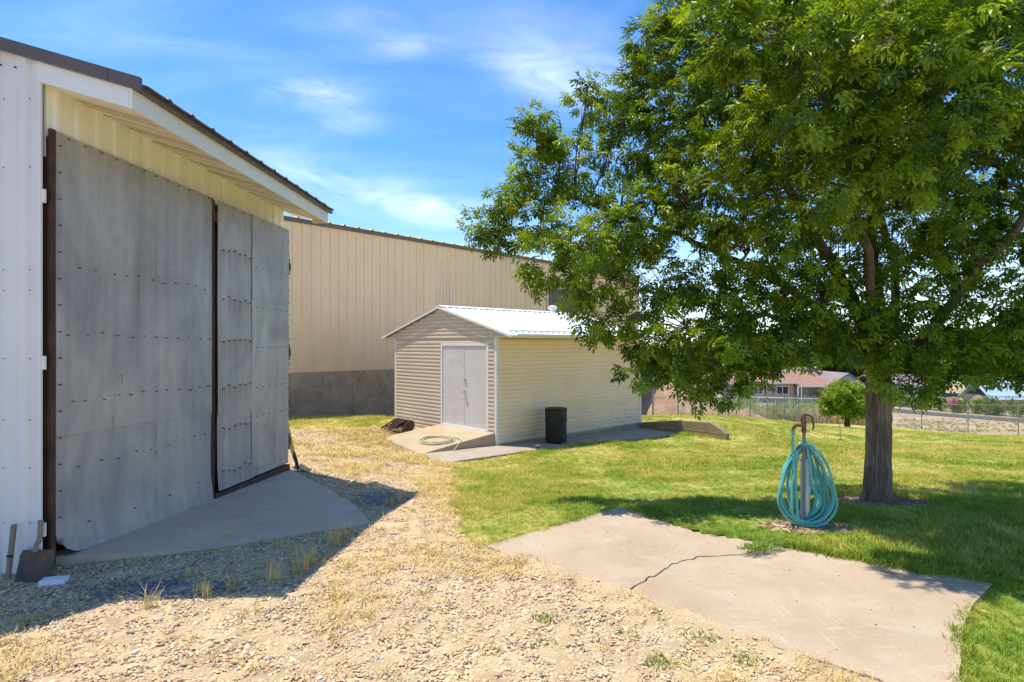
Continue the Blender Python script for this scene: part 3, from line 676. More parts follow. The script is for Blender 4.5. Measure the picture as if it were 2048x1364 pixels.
# lean-to added out of view, its edge shaped to shade the gravel by the wall
MB().add([(-0.02, 0.40, 3.80), (-1.15, 1.25, 3.95), (-1.9, 1.9, 4.05), (-1.9, 4.5, 4.05), (-0.02, 4.5, 3.80), (-0.02, 0.40, 3.86), (-1.15, 1.25, 4.01), (-1.9, 1.9, 4.11), (-1.9, 4.5, 4.11), (-0.02, 4.5, 3.86)],
         [(0, 1, 2, 3, 4), (9, 8, 7, 6, 5), (1, 0, 5, 6), (2, 1, 6, 7), (3, 2, 7, 8), (4, 3, 8, 9), (0, 4, 9, 5)]).build('canopy', m_brown, barn)
for yy in (2.0, 4.3): MB().box(-1.88, -1.80, yy, yy+.08, -0.3, 4.06).build('canopy_post', m_white, barn)
scr = MB()
for zz in (3.45, 2.95, 2.2, 2.05, 1.55, 1.1, 0.75, 0.35):
    for yy in (0.06, 0.26): scr.box(-0.024, -0.018, yy-0.0035, yy+0.0035, zz-0.0035, zz+0.0035)
for yy, zz in ((0.17, 3.68), (0.28, 3.70)): scr.box(-0.028, -0.016, yy-0.006, yy+0.006, zz-0.005, zz+0.005)
tag(scr.build('screw', m_rust, barn), kind='stuff')

# the two door leaves, in their own frame (u along the doors, out = -v)
D0 = Vector((-3.43, 4.5)); DA = math.atan2(3.874, 0.298)
cdx, sdx = math.cos(DA), math.sin(DA)
BM = Matrix.Translation((BARN_C.x, BARN_C.y, 0)) @ Matrix.Rotation(BARN_A, 4, 'Z')
DM = BM.inverted() @ (Matrix.Translation((D0.x, D0.y, 0)) @ Matrix.Rotation(DA, 4, 'Z'))
def leaf_bottom(u): return float(np.interp(u, [0, 2.03, 2.15, 3.886], [0.045, -0.045, 0.025, 0.0]))
def leaf(name, u0, u1, label):
    mb = MB()
    for z in (0.45, 1.0, 1.7, 2.4, 3.15): mb.box(u0, u1, 0.022, 0.06, z, z+0.06)
    for u in (u0, u1-0.05): mb.box(u, u+0.05, 0.062, 0.10, max(leaf_bottom(u), leaf_bottom(u+.05))+0.02, 3.24)
    o = mb.build(name, m_rust, barn); o.matrix_local = DM; o['label'] = label; return o
leafA = leaf('door', 0.0, 2.03, 'wide left door leaf of plain grey sheets with rust dots')
leafB = leaf('door', 2.15, 3.886, 'narrower right door leaf streaked with rust below its fixings')
def sheet_part(par, u0, u1, z0, z1, out, seed, bot=None, curl=0.0, round_corner=False):
    """one galvanised sheet, gently buckled; bot = function giving a sloping lower edge"""
    r = random.Random(seed); nu, nz = 14, 18; ph = [r.uniform(0, 6) for _ in range(4)]; mb = MB(); vs = []
    for lay in (0, 1):
        for j in range(nz+1):
            for i in range(nu+1):
                a, b = i/nu, j/nz; u = u0+(u1-u0)*a; zb = bot(u) if bot else z0
                z = zb+(z1-zb)*b
                if round_corner and j <= 2 and i <= 2: z += ((2-j)*0.6+0.4)*[0.10, 0.035, 0.008][i]*(1 if j < 2 else 0.3)
                bow = (0.007*math.sin(3.1*a+ph[0]+4.0*b)*math.sin(PI*a)+0.005*math.sin(7*a+ph[1])*math.sin(5*b+ph[2]))*math.sin(PI*b)**2*0.8
                if curl and z < zb+0.26: bow += curl*((zb+0.26-z)/0.26)
                vs.append((u, -out-bow-(0.003 if lay == 0 else 0), z))
    n = (nu+1)*(nz+1); fs = []
    for j in range(nz):
        for i in range(nu):
            k = j*(nu+1)+i; fs += [(k, k+1, k+nu+2, k+nu+1), (n+k+1, n+k, n+k+nu+1, n+k+nu+2)]
    rim = []
    for i in range(nu): k = nz*(nu+1)+i; rim += [(i+1, i, n+i, n+i+1), (k, k+1, n+k+1, n+k)]
    for j in range(nz): k = j*(nu+1); q = k+nu; rim += [(k, k+nu+1, n+k+nu+1, n+k), (q+nu+1, q, n+q, n+q+nu+1)]
    mb.add(vs, fs)
    for f in rim: mb.add([vs[i] for i in f], [(0, 1, 2, 3)])          # edges kept crisp
    return mb.build('sheet', m_galv, par, smooth=True)
sheet_part(leafA, 0.0, 1.14, 0.94, 3.255, 0.008, 1, bot=lambda u: 0.965-0.025*u)
sheet_part(leafA, 1.125, 2.03, 0.93, 3.255, 0.0092, 2, bot=lambda u: 0.965-0.025*u)
sheet_part(leafA, 0.0, 1.14, 0.0, 0.985, -0.002, 3, bot=leaf_bottom, curl=0.035, round_corner=True)
sheet_part(leafA, 1.125, 2.03, 0.0, 0.985, 0.002, 4, bot=leaf_bottom, curl=0.03)
sheet_part(leafB, 2.15, 2.895, 0.85, 3.255, 0.008, 5)
sheet_part(leafB, 2.15, 2.895, 0.0, 0.88, -0.001, 6, bot=lambda u: leaf_bottom(u)+0.005, curl=0.02)
for i, (z0, z1) in enumerate(((2.22, 3.255), (1.24, 2.26), (0.24, 1.28), (None, 0.28))):
    sheet_part(leafB, 2.88, 3.886, z0 or 0, z1, 0.017-0.004*i, 7+i, bot=(lambda u: leaf_bottom(u)+0.008) if z0 is None else None)
def dots(par, spots, r0=0.0062):
    mb = MB()
    for u, z, s in spots:
        n = 7; c = []
        for j in range(n): t = 2*PI*j/n; k = r0*s*random.uniform(.8, 1.2); c.append((u+k*math.cos(t), z+k*math.sin(t)*1.1))
        mb.prism(c, 'y', -0.016, -0.036)
    return tag(mb.build('rivet', m_rustdot, par), kind='stuff')
sp = []
for z, us in ((2.25, np.linspace(0.22, 1.9, 11)), (1.73, np.linspace(0.12, 1.95, 12)), (1.21, np.linspace(0.12, 1.95, 12)), (0.70, np.linspace(0.2, 1.9, 9)), (0.22, np.linspace(0.3, 1.8, 4))):
    for u in us: sp.append((u+random.uniform(-.03, .03), z+random.uniform(-.02, .02), random.uniform(0.6, 1.05)))
for z in np.arange(0.15, 3.2, 0.2): sp += [(0.022, z, 0.9), (2.012, z+.05, 0.7)]
for u in np.linspace(0.1, 1.95, 12): sp.append((u, 3.225, 0.8))
dots(leafA, sp)
sp = []; streak = []
for z in (2.72, 2.18, 1.70, 1.18, 0.706, 0.215):
    for u in np.linspace(2.24, 2.83, 6):
        zz = z+random.uniform(-.025, .025); sp.append((u, zz, 1.25)); streak.append((u, zz))
for z in (2.62, 2.12, 1.62, 1.12, 0.76, 0.10):
    for u in np.linspace(2.98, 3.8, 6): sp.append((u, z, 0.55))
for z in np.arange(0.2, 3.2, 0.17): sp += [(3.868, z, 0.8)]
for u in np.linspace(2.25, 3.8, 8): sp.append((u, 3.22, 0.7))
dots(leafB, sp)
def streak_material():
    m = bpy.data.materials.new('rust_streak'); m.use_nodes = True; t = m.node_tree; k = NT(t); p = t.nodes['Principled BSDF']
    uv = k.n('ShaderNodeAttribute', dict(attribute_name='fade')).outputs['Fac']
    n = k.noise(k.mapping(k.n('ShaderNodeNewGeometry').outputs[0], scale=(90, 90, 9)), 1.0, 3.0)
    p.inputs['Base Color'].default_value = (0.34, 0.165, 0.05, 1); p.inputs['Roughness'].default_value = 0.9
    t.links.new(k.math('MULTIPLY', uv, k.ramp(n, [(0.25, (0.35,)*3), (0.6, (1.0,)*3)])), p.inputs['Alpha']); return m
def streaks(name, par, items, m, y=-0.0165):
    mb = MB(); fade = []
    for u, z, w, l in items:
        mb.add([(u-w/2, y, z), (u+w/2, y, z), (u+w*.35, y, z-l), (u-w*.35, y, z-l), (u, y, z), (u, y, z-l)], [(0, 4, 5, 3), (4, 1, 2, 5)])
        fade += [0.15, 0.15, 0, 0, 0.9, 0.05]
    o = mb.build(name, m, par); at = o.data.attributes.new('fade', 'FLOAT', 'POINT'); at.data.foreach_set('value', fade); return tag(o, kind='stuff')
m_streak = streak_material()
streaks('rust_streak', leafB, [(u, z+.005, 0.034, random.uniform(.12, .30)) for u, z in streak], m_streak, -0.030)
streaks('rust_streak', leafA, [(0.86, 2.17, 0.03, 0.28), (0.55, 1.05, 0.02, 0.12), (1.1, 0.66, 0.05, 0.10), (0.42, 2.2, 0.02, .1), (0.66, 1.4, .03, .12)], m_streak, -0.030)
# posts, bottom rail, hinges, chain
o = MB().box(-0.060, -0.018, -0.028, 0.0, 0.01, 3.255).box(-0.05, -0.03, 0.001, 0.05, 0.3, 3.2).build('hinge_post', m_rust, barn, bevel=0.004); o.matrix_local = DM
o = MB().box(2.034, 2.146, 0.022, 0.07, -0.08, 3.255).box(2.034, 2.052, -0.018, 0.02, -0.05, 3.255).build('centre_post', m_rust, barn, bevel=0.003); o.matrix_local = DM
mb = MB(); mb.add([(2.06, -0.04, -0.10), (3.87, -0.04, -0.105), (3.87, -0.04, -0.008), (2.06, -0.04, 0.014), (2.06, 0.06, -0.10), (3.87, 0.06, -0.105), (3.87, 0.06, -0.008), (2.06, 0.06, 0.014)],
                  [(0, 1, 2, 3), (7, 6, 5, 4), (1, 0, 4, 5), (2, 1, 5, 6), (3, 2, 6, 7), (0, 3, 7, 4)])
o = mb.build('bottom_rail', m_rust, barn); o.matrix_local = DM
for z in (2.75, 1.55, 0.30):
    o = MB().box(3.888, 3.95, -0.004, 0.05, z-0.11, z+0.11).box(3.90, 3.965, -0.012, -0.006, z-0.05, z+0.05).build('hinge', m_rust, barn, bevel=0.003); o.matrix_local = DM
ch = MB()
for i in range(16):
    z = 0.72-i*0.021; ring = []
    for j in range(8):
        t = 2*PI*j/8; a, b = 0.009*math.cos(t), 0.016*math.sin(t)
        ring.append((2.085+0.01*math.sin(i*.9)+(a if i % 2 else 0), -0.022+(0 if i % 2 else a), z+b))
    ch.tube(ring, 0.0034, 4, closed=True)
o = ch.build('lock_chain', m_rust, barn); o.matrix_local = DM

# ================================================================== vinyl-sided shed
SZ = tz(SHED_C.x, SHED_C.y)
shed = thing('garden_shed', 'small cream lap-sided shed with white metal roof and grey double doors', 'shed', (SHED_C.x, SHED_C.y, SZ), SHED_A)
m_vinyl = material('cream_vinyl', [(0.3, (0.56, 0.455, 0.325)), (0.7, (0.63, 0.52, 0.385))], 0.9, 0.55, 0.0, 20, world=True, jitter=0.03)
m_vinyl_side = material('cream_vinyl_bounce_tint', [(0.3, (0.84, 0.61, 0.375)), (0.7, (0.90, 0.68, 0.445))], 0.8, 0.55, 0.0, 20, world=True, jitter=0.03)  # same cream siding, lightened and yellowed for bounce light on the shaded wall
m_trim = material('white_trim', [(0.3, (0.66, 0.62, 0.56)), (0.7, (0.76, 0.72, 0.66))], 3, 0.5, world=True)
m_door = material('grey_door_paint', [(0.3, (0.56, 0.515, 0.475)), (0.7, (0.62, 0.575, 0.53))], 2.2, 0.5, world=True, fine=(0.06, 9))
m_roofw = material('white_roof_metal', [(0.3, (0.74, 0.74, 0.74)), (0.7, (0.80, 0.80, 0.80))], 2, 0.5, world=True)
m_steel = material('dull_steel', [(0.3, (0.22, 0.22, 0.23)), (0.7, (0.40, 0.40, 0.41))], 12, 0.5, metal=0.6)
BP = 0.1078
def board_mesh(L, axis, a0=None, a1=None):
    """lap board with a proud, rounded lower edge; runs along +axis, faces -x ('y') or -y ('x'); a0/a1 trim of upper ends for the gable"""
    pr = [(0.0, 0.0), (-0.030, 0.0), (-0.033, 0.006), (-0.031, 0.050), (-0.022, 0.060), (-0.005, 0.068), (-0.004, BP-0.003), (0.0, BP-0.003)]
    n = len(pr); vs = []; s0, s1 = a0 or (0, 0), a1 or (L, L)
    for e in (0, 1):
        for o, z in pr:
            f = z/BP; t = (s0[0]*(1-f)+s0[1]*f) if e == 0 else (s1[0]*(1-f)+s1[1]*f)
            vs.append((o, t, z) if axis == 'y' else (t, o, z))
    fs = [(i, (i+1) % n, n+(i+1) % n, n+i) for i in range(n)]+[tuple(range(n))[::-1], tuple(range(n, 2*n))]
    if axis == 'y': fs = [f[::-1] for f in fs]
    return MB().add(vs, fs)
EAVE = 2.80; RIDGE_Y = SHED_W/2
# inner shell
MB().box(0.012, SHED_L-0.012, 0.012, SHED_W-0.012, -0.3, EAVE).build('wall', m_vinyl, shed)
MB().box(0.002, SHED_L-0.03, 0.002, SHED_W-.02, -0.5, 0.012).build('foundation', m_form, shed)
DY0, DY1, DZ0, DZ1 = 0.37, 2.295, 0.345, 2.575
cache = {}
def board(axis, L, x, y, z, m):
    key = (axis, round(L, 3), m.name)
    if key not in cache: cache[key] = board_mesh(L, axis).mesh('siding_board', m)
    return link('siding_board', cache[key], shed, T(x, y, z))
NB = 25
for i in range(NB):
    z = 0.06+i*BP
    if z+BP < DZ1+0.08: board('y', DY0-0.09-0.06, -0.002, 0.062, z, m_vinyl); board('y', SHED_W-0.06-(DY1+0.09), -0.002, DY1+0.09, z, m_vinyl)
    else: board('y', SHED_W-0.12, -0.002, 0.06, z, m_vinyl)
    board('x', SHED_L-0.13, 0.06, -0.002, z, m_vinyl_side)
RZ = 3.70; RSL = (RZ-2.86)/(RIDGE_Y+0.62)               # roof top line
gz = lambda y: RZ-RSL*abs(y-RIDGE_Y)
for i in range(8):                                       # gable boards, on the boxed overhang
    z = EAVE-0.0+i*BP
    def yl(zz): return RIDGE_Y-(RZ-0.07-zz)/RSL
    a0 = (max(-0.55, yl(z)), max(-0.55, yl(z+BP))); a1 = tuple(2*RIDGE_Y-q for q in a0)
    if a0[0] > RIDGE_Y-0.05: break
    a0 = (min(a0[0], RIDGE_Y-.01), min(a0[1], RIDGE_Y-.01)); a1 = (max(a1[0], RIDGE_Y+.01), max(a1[1], RIDGE_Y+.01))
    o = board_mesh(0, 'y', a0, a1).build('siding_board', m_vinyl, shed); o.location = (-0.004, 0, z)
MB().prism([(-0.55, EAVE+.02), (SHED_W+0.55, EAVE+.02), (SHED_W+0.5, gz(SHED_W+.5)-.09), (RIDGE_Y, RZ-0.09), (-0.5, gz(-.5)-.09)], 'x', 0.002, 0.03).build('gable', m_vinyl, shed)
MB().prism([(-0.55, EAVE+.02), (SHED_W+0.55, EAVE+.02), (SHED_W+0.5, gz(SHED_W+.5)-.09), (RIDGE_Y, RZ-0.09), (-0.5, gz(-.5)-.09)], 'x', SHED_L-.03, SHED_L-.002).build('gable', m_vinyl, shed)
# corner posts, soffits, fascia, gutter
for (x, y, dx, dy) in ((0, 0, 1, 1), (0, SHED_W, 1, -1), (SHED_L, 0, -1, 1)):
    MB().box(x-0.026*dx, x+0.062*dx, y-0.026*dy, y+0.004*dy, 0.01, EAVE-0.004).box(x-0.026*dx, x+0.004*dx, y+0.0042*dy, y+0.062*dy, 0.01, EAVE-0.004).build('corner_post', m_trim, shed)
MB().box(-0.03, SHED_L, -0.56, -0.024, EAVE-0.002, EAVE+0.012).build('soffit', m_trim, shed)
MB().box(-0.03, SHED_L, SHED_W+0.024, SHED_W+0.56, EAVE-0.002, EAVE+0.012).build('soffit', m_trim, shed)
MB().box(-0.028, SHED_L+0.02, -0.585, -0.562, EAVE-0.01, EAVE+0.085).build('fascia', m_trim, shed)
MB().box(-0.028, SHED_L+0.02, SHED_W+0.562, SHED_W+0.585, EAVE-0.01, EAVE+0.085).build('fascia', m_trim, shed)
gut = [(-0.59, EAVE+.02), (-0.69, EAVE+.03), (-0.71, EAVE+.085), (-0.705, EAVE+.085), (-0.685, EAVE+.036), (-0.60, EAVE+.026), (-0.60, EAVE+.085), (-0.59, EAVE+.085)]
MB().prism([g[::1] for g in gut], 'x', 0.10, SHED_L+0.04).build('gutter', m_trim, shed)
MB().prism([(-0.60, EAVE+.03), (-0.69, EAVE+.035), (-0.705, EAVE+.08), (-0.60, EAVE+.08)], 'x', 0.085, 0.098).build('gutter_end', m_roofw, shed)
# roof in ribbed panels, rake trims, ridge cap
pitch = 0.23; npan = int((SHED_L+0.12)/0.69)+1
prf = []
for i in range(3): prf += [(i*pitch+.0, 0), (i*pitch+0.16, 0), (i*pitch+0.175, 0.02), (i*pitch+0.205, 0.02), (i*pitch+0.22, 0)]
for side in (-1, 1):
    n = len(prf); vs = []
    for d in (0.0, RIDGE_Y+0.70):
        for dz in (0, -0.008):
            for u, h in prf: vs.append((u, side*d, -RSL*d+h+dz))
    fs = []
    for i in range(n-1): fs += [(i, i+1, 2*n+i+1, 2*n+i), (n+i+1, n+i, 3*n+i, 3*n+i+1), (i+1, i, n+i, n+i+1), (2*n+i, 2*n+i+1, 3*n+i+1, 3*n+i)]
    fs += [(0, 2*n, 3*n, n), (n-1, 2*n-1, 4*n-1, 3*n-1)]
    if side > 0: fs = [f[::-1] for f in fs]
    me = MB().add(vs, fs).mesh('roof_panel', m_roofw)
    for i in range(9): link('roof_panel', me, shed, T(-0.10+i*0.69, RIDGE_Y, RZ+0.012))
for side in (-1, 1):
    w = RIDGE_Y+0.68; pts_ = [(RIDGE_Y, RZ+0.005), (RIDGE_Y+side*w, RZ-RSL*w+0.005), (RIDGE_Y+side*w, RZ-RSL*w-0.05), (RIDGE_Y, RZ-0.05)]
    MB().prism(pts_ if side > 0 else pts_[::-1], 'x', -0.13, -0.105).build('rake_trim', m_trim, shed)
MB().prism([(RIDGE_Y-0.16, RZ+.012-RSL*.16+.03), (RIDGE_Y, RZ+0.05), (RIDGE_Y+0.16, RZ+.012-RSL*.16+.03), (RIDGE_Y, RZ+0.042)], 'x', -0.11, SHED_L+.1).build('ridge_cap', m_roofw, shed)
hol = MB()
i = 0
while i*0.115 < SHED_L: hol.box(-0.02+i*0.115, 0.045+i*0.115, RIDGE_Y-0.165, RIDGE_Y-0.150, RZ-RSL*.16+.022, RZ-RSL*.16+.036); i += 1
tag(hol.build('ridge_closure', m_steel, shed), kind='stuff')
# snow bar low on the front slope
w = RIDGE_Y+0.42; MB().box(0.05, SHED_L, RIDGE_Y-w-0.02, RIDGE_Y-w+0.02, RZ-RSL*w+0.035, RZ-RSL*w+0.075).build('snow_bar', m_roofw, shed)
sp_st = MB(); rs_ = random.Random(9)
for i in range(46):
    x = rs_.uniform(2.6, 6.2) if i < 34 else rs_.uniform(.3, 6.2); zi = rs_.randrange(0, 7) if i < 36 else rs_.randrange(0, 3); z = 0.06+zi*BP+.006; w = rs_.uniform(.03, .14); h = rs_.uniform(.008, .03)
    sp_st.add([(x, -.0365, z), (x+w*.5, -.0365, z-.0), (x+w, -.0365, z+.002), (x+w*.75, -.0355, z+h), (x+w*.3, -.0355, z+h*.8)], [(0, 1, 2, 3, 4)])
tag(sp_st.build('stain', material('brown_stain', [(0.3, (0.30, 0.19, 0.09)), (0.7, (0.44, 0.31, 0.17))], 20, 0.8, world=True), shed), kind='stuff')
# doors
MB().box(-0.034, 0.0, DY0-0.088, DY0, DZ0-0.02, DZ1+0.085).build('door_casing', m_trim, shed, bevel=0.004)
MB().box(-0.034, 0.0, DY1, DY1+0.088, DZ0-0.02, DZ1+0.085).build('door_casing', m_trim, shed, bevel=0.004)
MB().box(-0.036, 0.0, DY0+.001, DY1-.001, DZ1, DZ1+0.085).build('door_casing', m_trim, shed, bevel=0.004)
MB().box(-0.05, 0.004, DY0, DY1, DZ0-0.06, DZ0+0.03).build('door_sill', m_roofw, shed)
mid = (DY0+DY1)/2
dl = MB().box(-0.018, 0.008, mid+0.006, DY1-0.01, DZ0+0.034, DZ1-0.01).build('door', m_door, shed, bevel=0.003); dr = MB().box(-0.018, 0.008, DY0+0.01, mid-0.006, DZ0+0.034, DZ1-0.01).build('door', m_door, shed, bevel=0.003)
MB().box(-0.024, -0.018, mid-0.02, mid+0.02, DZ0+.04, DZ1-.015).build('astragal', m_door, dr)
MB().lathe([(0.012, 0), (0.012, 0.025), (0.028, 0.035), (0.03, 0.055), (0.02, 0.066)], 14).build('door_knob', m_steel, dr, smooth=True).matrix_local = T(-0.024, mid-0.075, 1.33) @ Matrix.Rotation(-PI/2, 4, 'Y')
MB().box(-0.032, -0.020, mid-0.10, mid-0.05, 1.62, 1.68).tube([(-0.03, mid-0.075, 1.66), (-0.05, mid-0.10, 1.60), (-0.03, mid-0.14, 1.44)], 0.006, 6).build('hasp', m_steel, dr)
MB().tube([(-0.03, mid-0.09, 1.30), (-0.05, mid-0.12, 1.10), (-0.032, mid-0.20, 0.92)], 0.005, 6).build('strap', m_steel, dr)
m_smudge = material('grey_smudge', [(0.3, (0.30, 0.28, 0.28)), (0.7, (0.42, 0.39, 0.375))], 20, 0.8)
mb = MB()
for (yy, h) in ((0.12, .07), (0.15, .10), (0.19, .08), (0.23, .11), (0.27, .07), (.55, .06), (.60, .09), (.64, .07)):
    mb.add([(-0.0195, mid+yy, 2.12), (-0.0195, mid+yy+0.012, 2.12+h*.2), (-0.0195, mid+yy+0.02, 2.12+h), (-0.0195, mid+yy+0.006, 2.12+h*.8)], [(0, 3, 2, 1)])
tag(mb.build('smudge', m_smudge, dl), kind='stuff')
# turbine vent on the far half of the ridge
vent = thing('roof_vent', 'white ribbed turbine vent standing on the shed roof ridge', 'vent', (*shed_w(4.75, RIDGE_Y+.05), SZ+RZ+0.02), 0.3); vent.scale = (.72, .72, .55)
MB().lathe([(0.13, -0.05), (0.13, 0.14), (0.15, 0.15)], 20).build('collar', m_roofw, vent)
fin = MB()
for j in range(22):
    a = 2*PI*j/22; path = []
    prof = [(0.155, 0.15), (0.215, 0.24), (0.215, 0.32), (0.15, 0.41), (0.05, 0.44)]
    L_ = [(r*math.cos(a), r*math.sin(a), z) for r, z in prof]; R_ = [(r*0.985*math.cos(a+0.2), r*0.985*math.sin(a+0.2), z) for r, z in prof]
    o = len(prof); fin.add(L_+R_, [(q, o+q, o+q+1, q+1) for q in range(o-1)])
fin.build('turbine_head', m_roofw, vent)

# sloping concrete ramp to the shed doors (a wedge), local shape in the shed's frame
def ramp_obj():
    tops = [(0.0, 0.04, 0.33), (0.0, 2.44, 0.33), (-1.9, 2.42, tz(*shed_w(-1.9, 2.42))-SZ+0.02), (-2.28, 0.10, tz(*shed_w(-2.28, 0.10))-SZ+0.03)]
    mb = MB(); N = 8; vs = []
    for j in range(N+1):
        for i in range(N+1):
            a, b = i/N, j/N
            top = Vector(tops[0])*(1-a)*(1-b)+Vector(tops[3])*a*(1-b)+Vector(tops[1])*(1-a)*b+Vector(tops[2])*a*b
            top.z += 0.012*math.sin(PI*a)*0.6; vs.append(top)
    n = len(vs); fs = [(j*(N+1)+i, (j+1)*(N+1)+i, (j+1)*(N+1)+i+1, j*(N+1)+i+1) for j in range(N) for i in range(N)]
    low = [Vector((v.x, v.y, -0.35)) for v in vs]
    ring = [i for i in range(N+1)]+[j*(N+1)+N for j in range(1, N+1)]+[N*(N+1)+i for i in range(N-1, -1, -1)]+[j*(N+1) for j in range(N-1, 0, -1)]
    for a, b in zip(ring, ring[1:]+ring[:1]): fs.append((a, b, n+b, n+a))
    o = mb.add(vs+low, fs).build('concrete_ramp', m_ramp); o.location = (SHED_C.x, SHED_C.y, SZ); o.rotation_euler = (0, 0, SHED_A)
    return tag(o, 'tan concrete ramp leading up to the shed doors', kind='structure')
ramp_obj()
def ramp_z(x, y):      # local top of the ramp
    L = 2.28+(1.9-2.28)*(y-0.1)/2.3; a = min(1, max(0, -x/L)); e0 = tz(*shed_w(-2.28, .1))-SZ+.03; e1 = tz(*shed_w(-1.9, 2.42))-SZ+.02
    e = e0+(e1-e0)*(y-0.1)/2.3; return 0.33*(1-a)+e*a+0.012*math.sin(PI*a)*.6

# ================================================================== long tan building on its concrete base
tan = thing('warehouse', 'long tan ribbed metal building on a stained concrete base behind the shed', 'building', (TAN_C.x, TAN_C.y, 0), TAN_A)
m_tan = material('tan_metal', [(0.3, (0.86, 0.595, 0.355)), (0.7, (0.92, 0.655, 0.40))], 0.8, 0.5, 0.03, 10, world=True, jitter=0.03)
m_tantrim = material('bronze_trim', [(0.3, (0.12, 0.095, 0.07)), (0.7, (0.16, 0.13, 0.095))], 2, 0.5, world=True)
TL = 27.0; TB = 0.70; TT = 5.84
pmesh = ribbed_wall(0.356, 0, TT-TB, 0.36, 0.045, w=0.040, flat=0.018).mesh('wall_panel', m_tan)
for i in range(75): link('wall_panel', pmesh, tan, T(i*0.36, 0, TB))
MB().box(0, TL, 0.03, 14, TB+.02, TT).build('wall', m_tan, tan)
x = 0.0; j = 0
while x < TL:
    w = min(1.22, TL-x); MB().box(x, x+w-0.008, -0.04-0.006*(j % 2), 0.0, -3.2, TB-0.005).box(x, x+w-0.008, -0.052-0.006*(j % 2), -0.0405-0.006*(j % 2), -3.2, -0.42).build('foundation_panel', m_form, tan)
    x += w; j += 1
MB().box(0, TL, 0.0, 14, -3.2, TB).build('foundation', m_form, tan)
MB().box(-0.1, TL+.1, -0.075, -0.034, TT-0.01, TT+0.13).build('eave_trim', m_tantrim, tan)
prf = [(0, 0), (0.28, 0), (0.31, 0.05), (0.36, 0.05), (0.39, 0), (0.598, 0)]
n = len(prf); vs = []
for yy in (-0.12, 7.0):
    for dz in (0, -0.01):
        for u, h in prf: vs.append((u, yy, TT+0.14+0.08*(yy+0.12)+h+dz))
fs = []
for i in range(n-1): fs += [(i, i+1, 2*n+i+1, 2*n+i), (n+i+1, n+i, 3*n+i, 3*n+i+1), (i+1, i, n+i, n+i+1), (2*n+i, 2*n+i+1, 3*n+i+1, 3*n+i)]
fs += [(0, 2*n, 3*n, n), (n-1, 2*n-1, 4*n-1, 3*n-1)]
rm = MB().add(vs, fs).mesh('roof_panel', m_tan)
for i in range(45): link('roof_panel', rm, tan, T(i*0.6, 0, 0))
m_grey_wood = material('weathered_board', [(0.3, (0.11, 0.085, 0.065)), (0.7, (0.24, 0.195, 0.155))], 3, 0.9, 0.3, 30, stretch=(6, 6, 0.6), jitter=0.25)
wb = MB().box(0, 0.29, -0.075, -0.032, 0, 1.55).mesh('shutter_board', m_grey_wood)
for i in range(9): link('shutter_board', wb, tan, T(5+12.75+i*0.3, 0, 3.02))
MB().box(17.65, 17.74, -0.07, -0.031, 2.9, 4.62).build('shutter_frame', m_tan, tan)
m_stain = streak_material(); m_stain.name = 'mineral_stain'; m_stain.node_tree.nodes['Principled BSDF'].inputs['Base Color'].default_value = (0.72, 0.67, 0.62, 1)
st = []
for px, yt, yb, w in ((872, 560, 612, .10), (880, 520, 612, .16), (886, 545, 612, .12), (893, 500, 612, .15), (898, 515, 612, .18), (905, 560, 612, .10)):
    q = (px-CX)/F; s = (6.64+q*21.3)/(.664-q*.748); Yw = 21.3+.748*s
    z1 = CAMZ-(yt-HY)/F*Yw; z0 = CAMZ-(yb-HY)/F*Yw-0.3; st.append((5+s, z1, w, z1-z0))
mb = MB(); fade = []
for u, z, w, l in st:
    y = -0.0475
    mb.add([(u-w/2, y, z-l), (u, y, z-l), (u+w/2, y, z-l), (u-w*.2, y, z), (u, y, z), (u+w*.2, y, z)], [(0, 1, 4, 3), (1, 2, 5, 4)]); fade += [.2, .8, .2, 0, .25, 0]
o = mb.build('stain', m_stain, tan); o.data.attributes.new('fade', 'FLOAT', 'POINT').data.foreach_set('value', fade); tag(o, kind='stuff')

# concrete wing wall at the end of the walkway
wing = thing('retaining_wall', 'low stained concrete retaining wall past the far corner of the shed', 'wall', (*shed_w(SHED_L+0.02, 0.15), SZ), SHED_A-PI/2)
prof = [(0.0, 0.02), (0.0, -1.0), (3.15, -1.0), (3.15, -0.02), (2.98, 0.10), (2.62, 0.28), (1.6, 0.24), (0.6, 0.10)]
MB().prism(prof, 'y', 0.0, 0.2).build('wall', m_retain, wing, bevel=0.012)
MB().box(0.02, 3.1, -0.006, -0.0005, -0.02-0.006, -0.02+0.006).build('joint', m_form, wing)
MB().box(1.75, 1.762, -0.006, -0.0005, -0.9, 0.2).build('joint', m_form, wing)

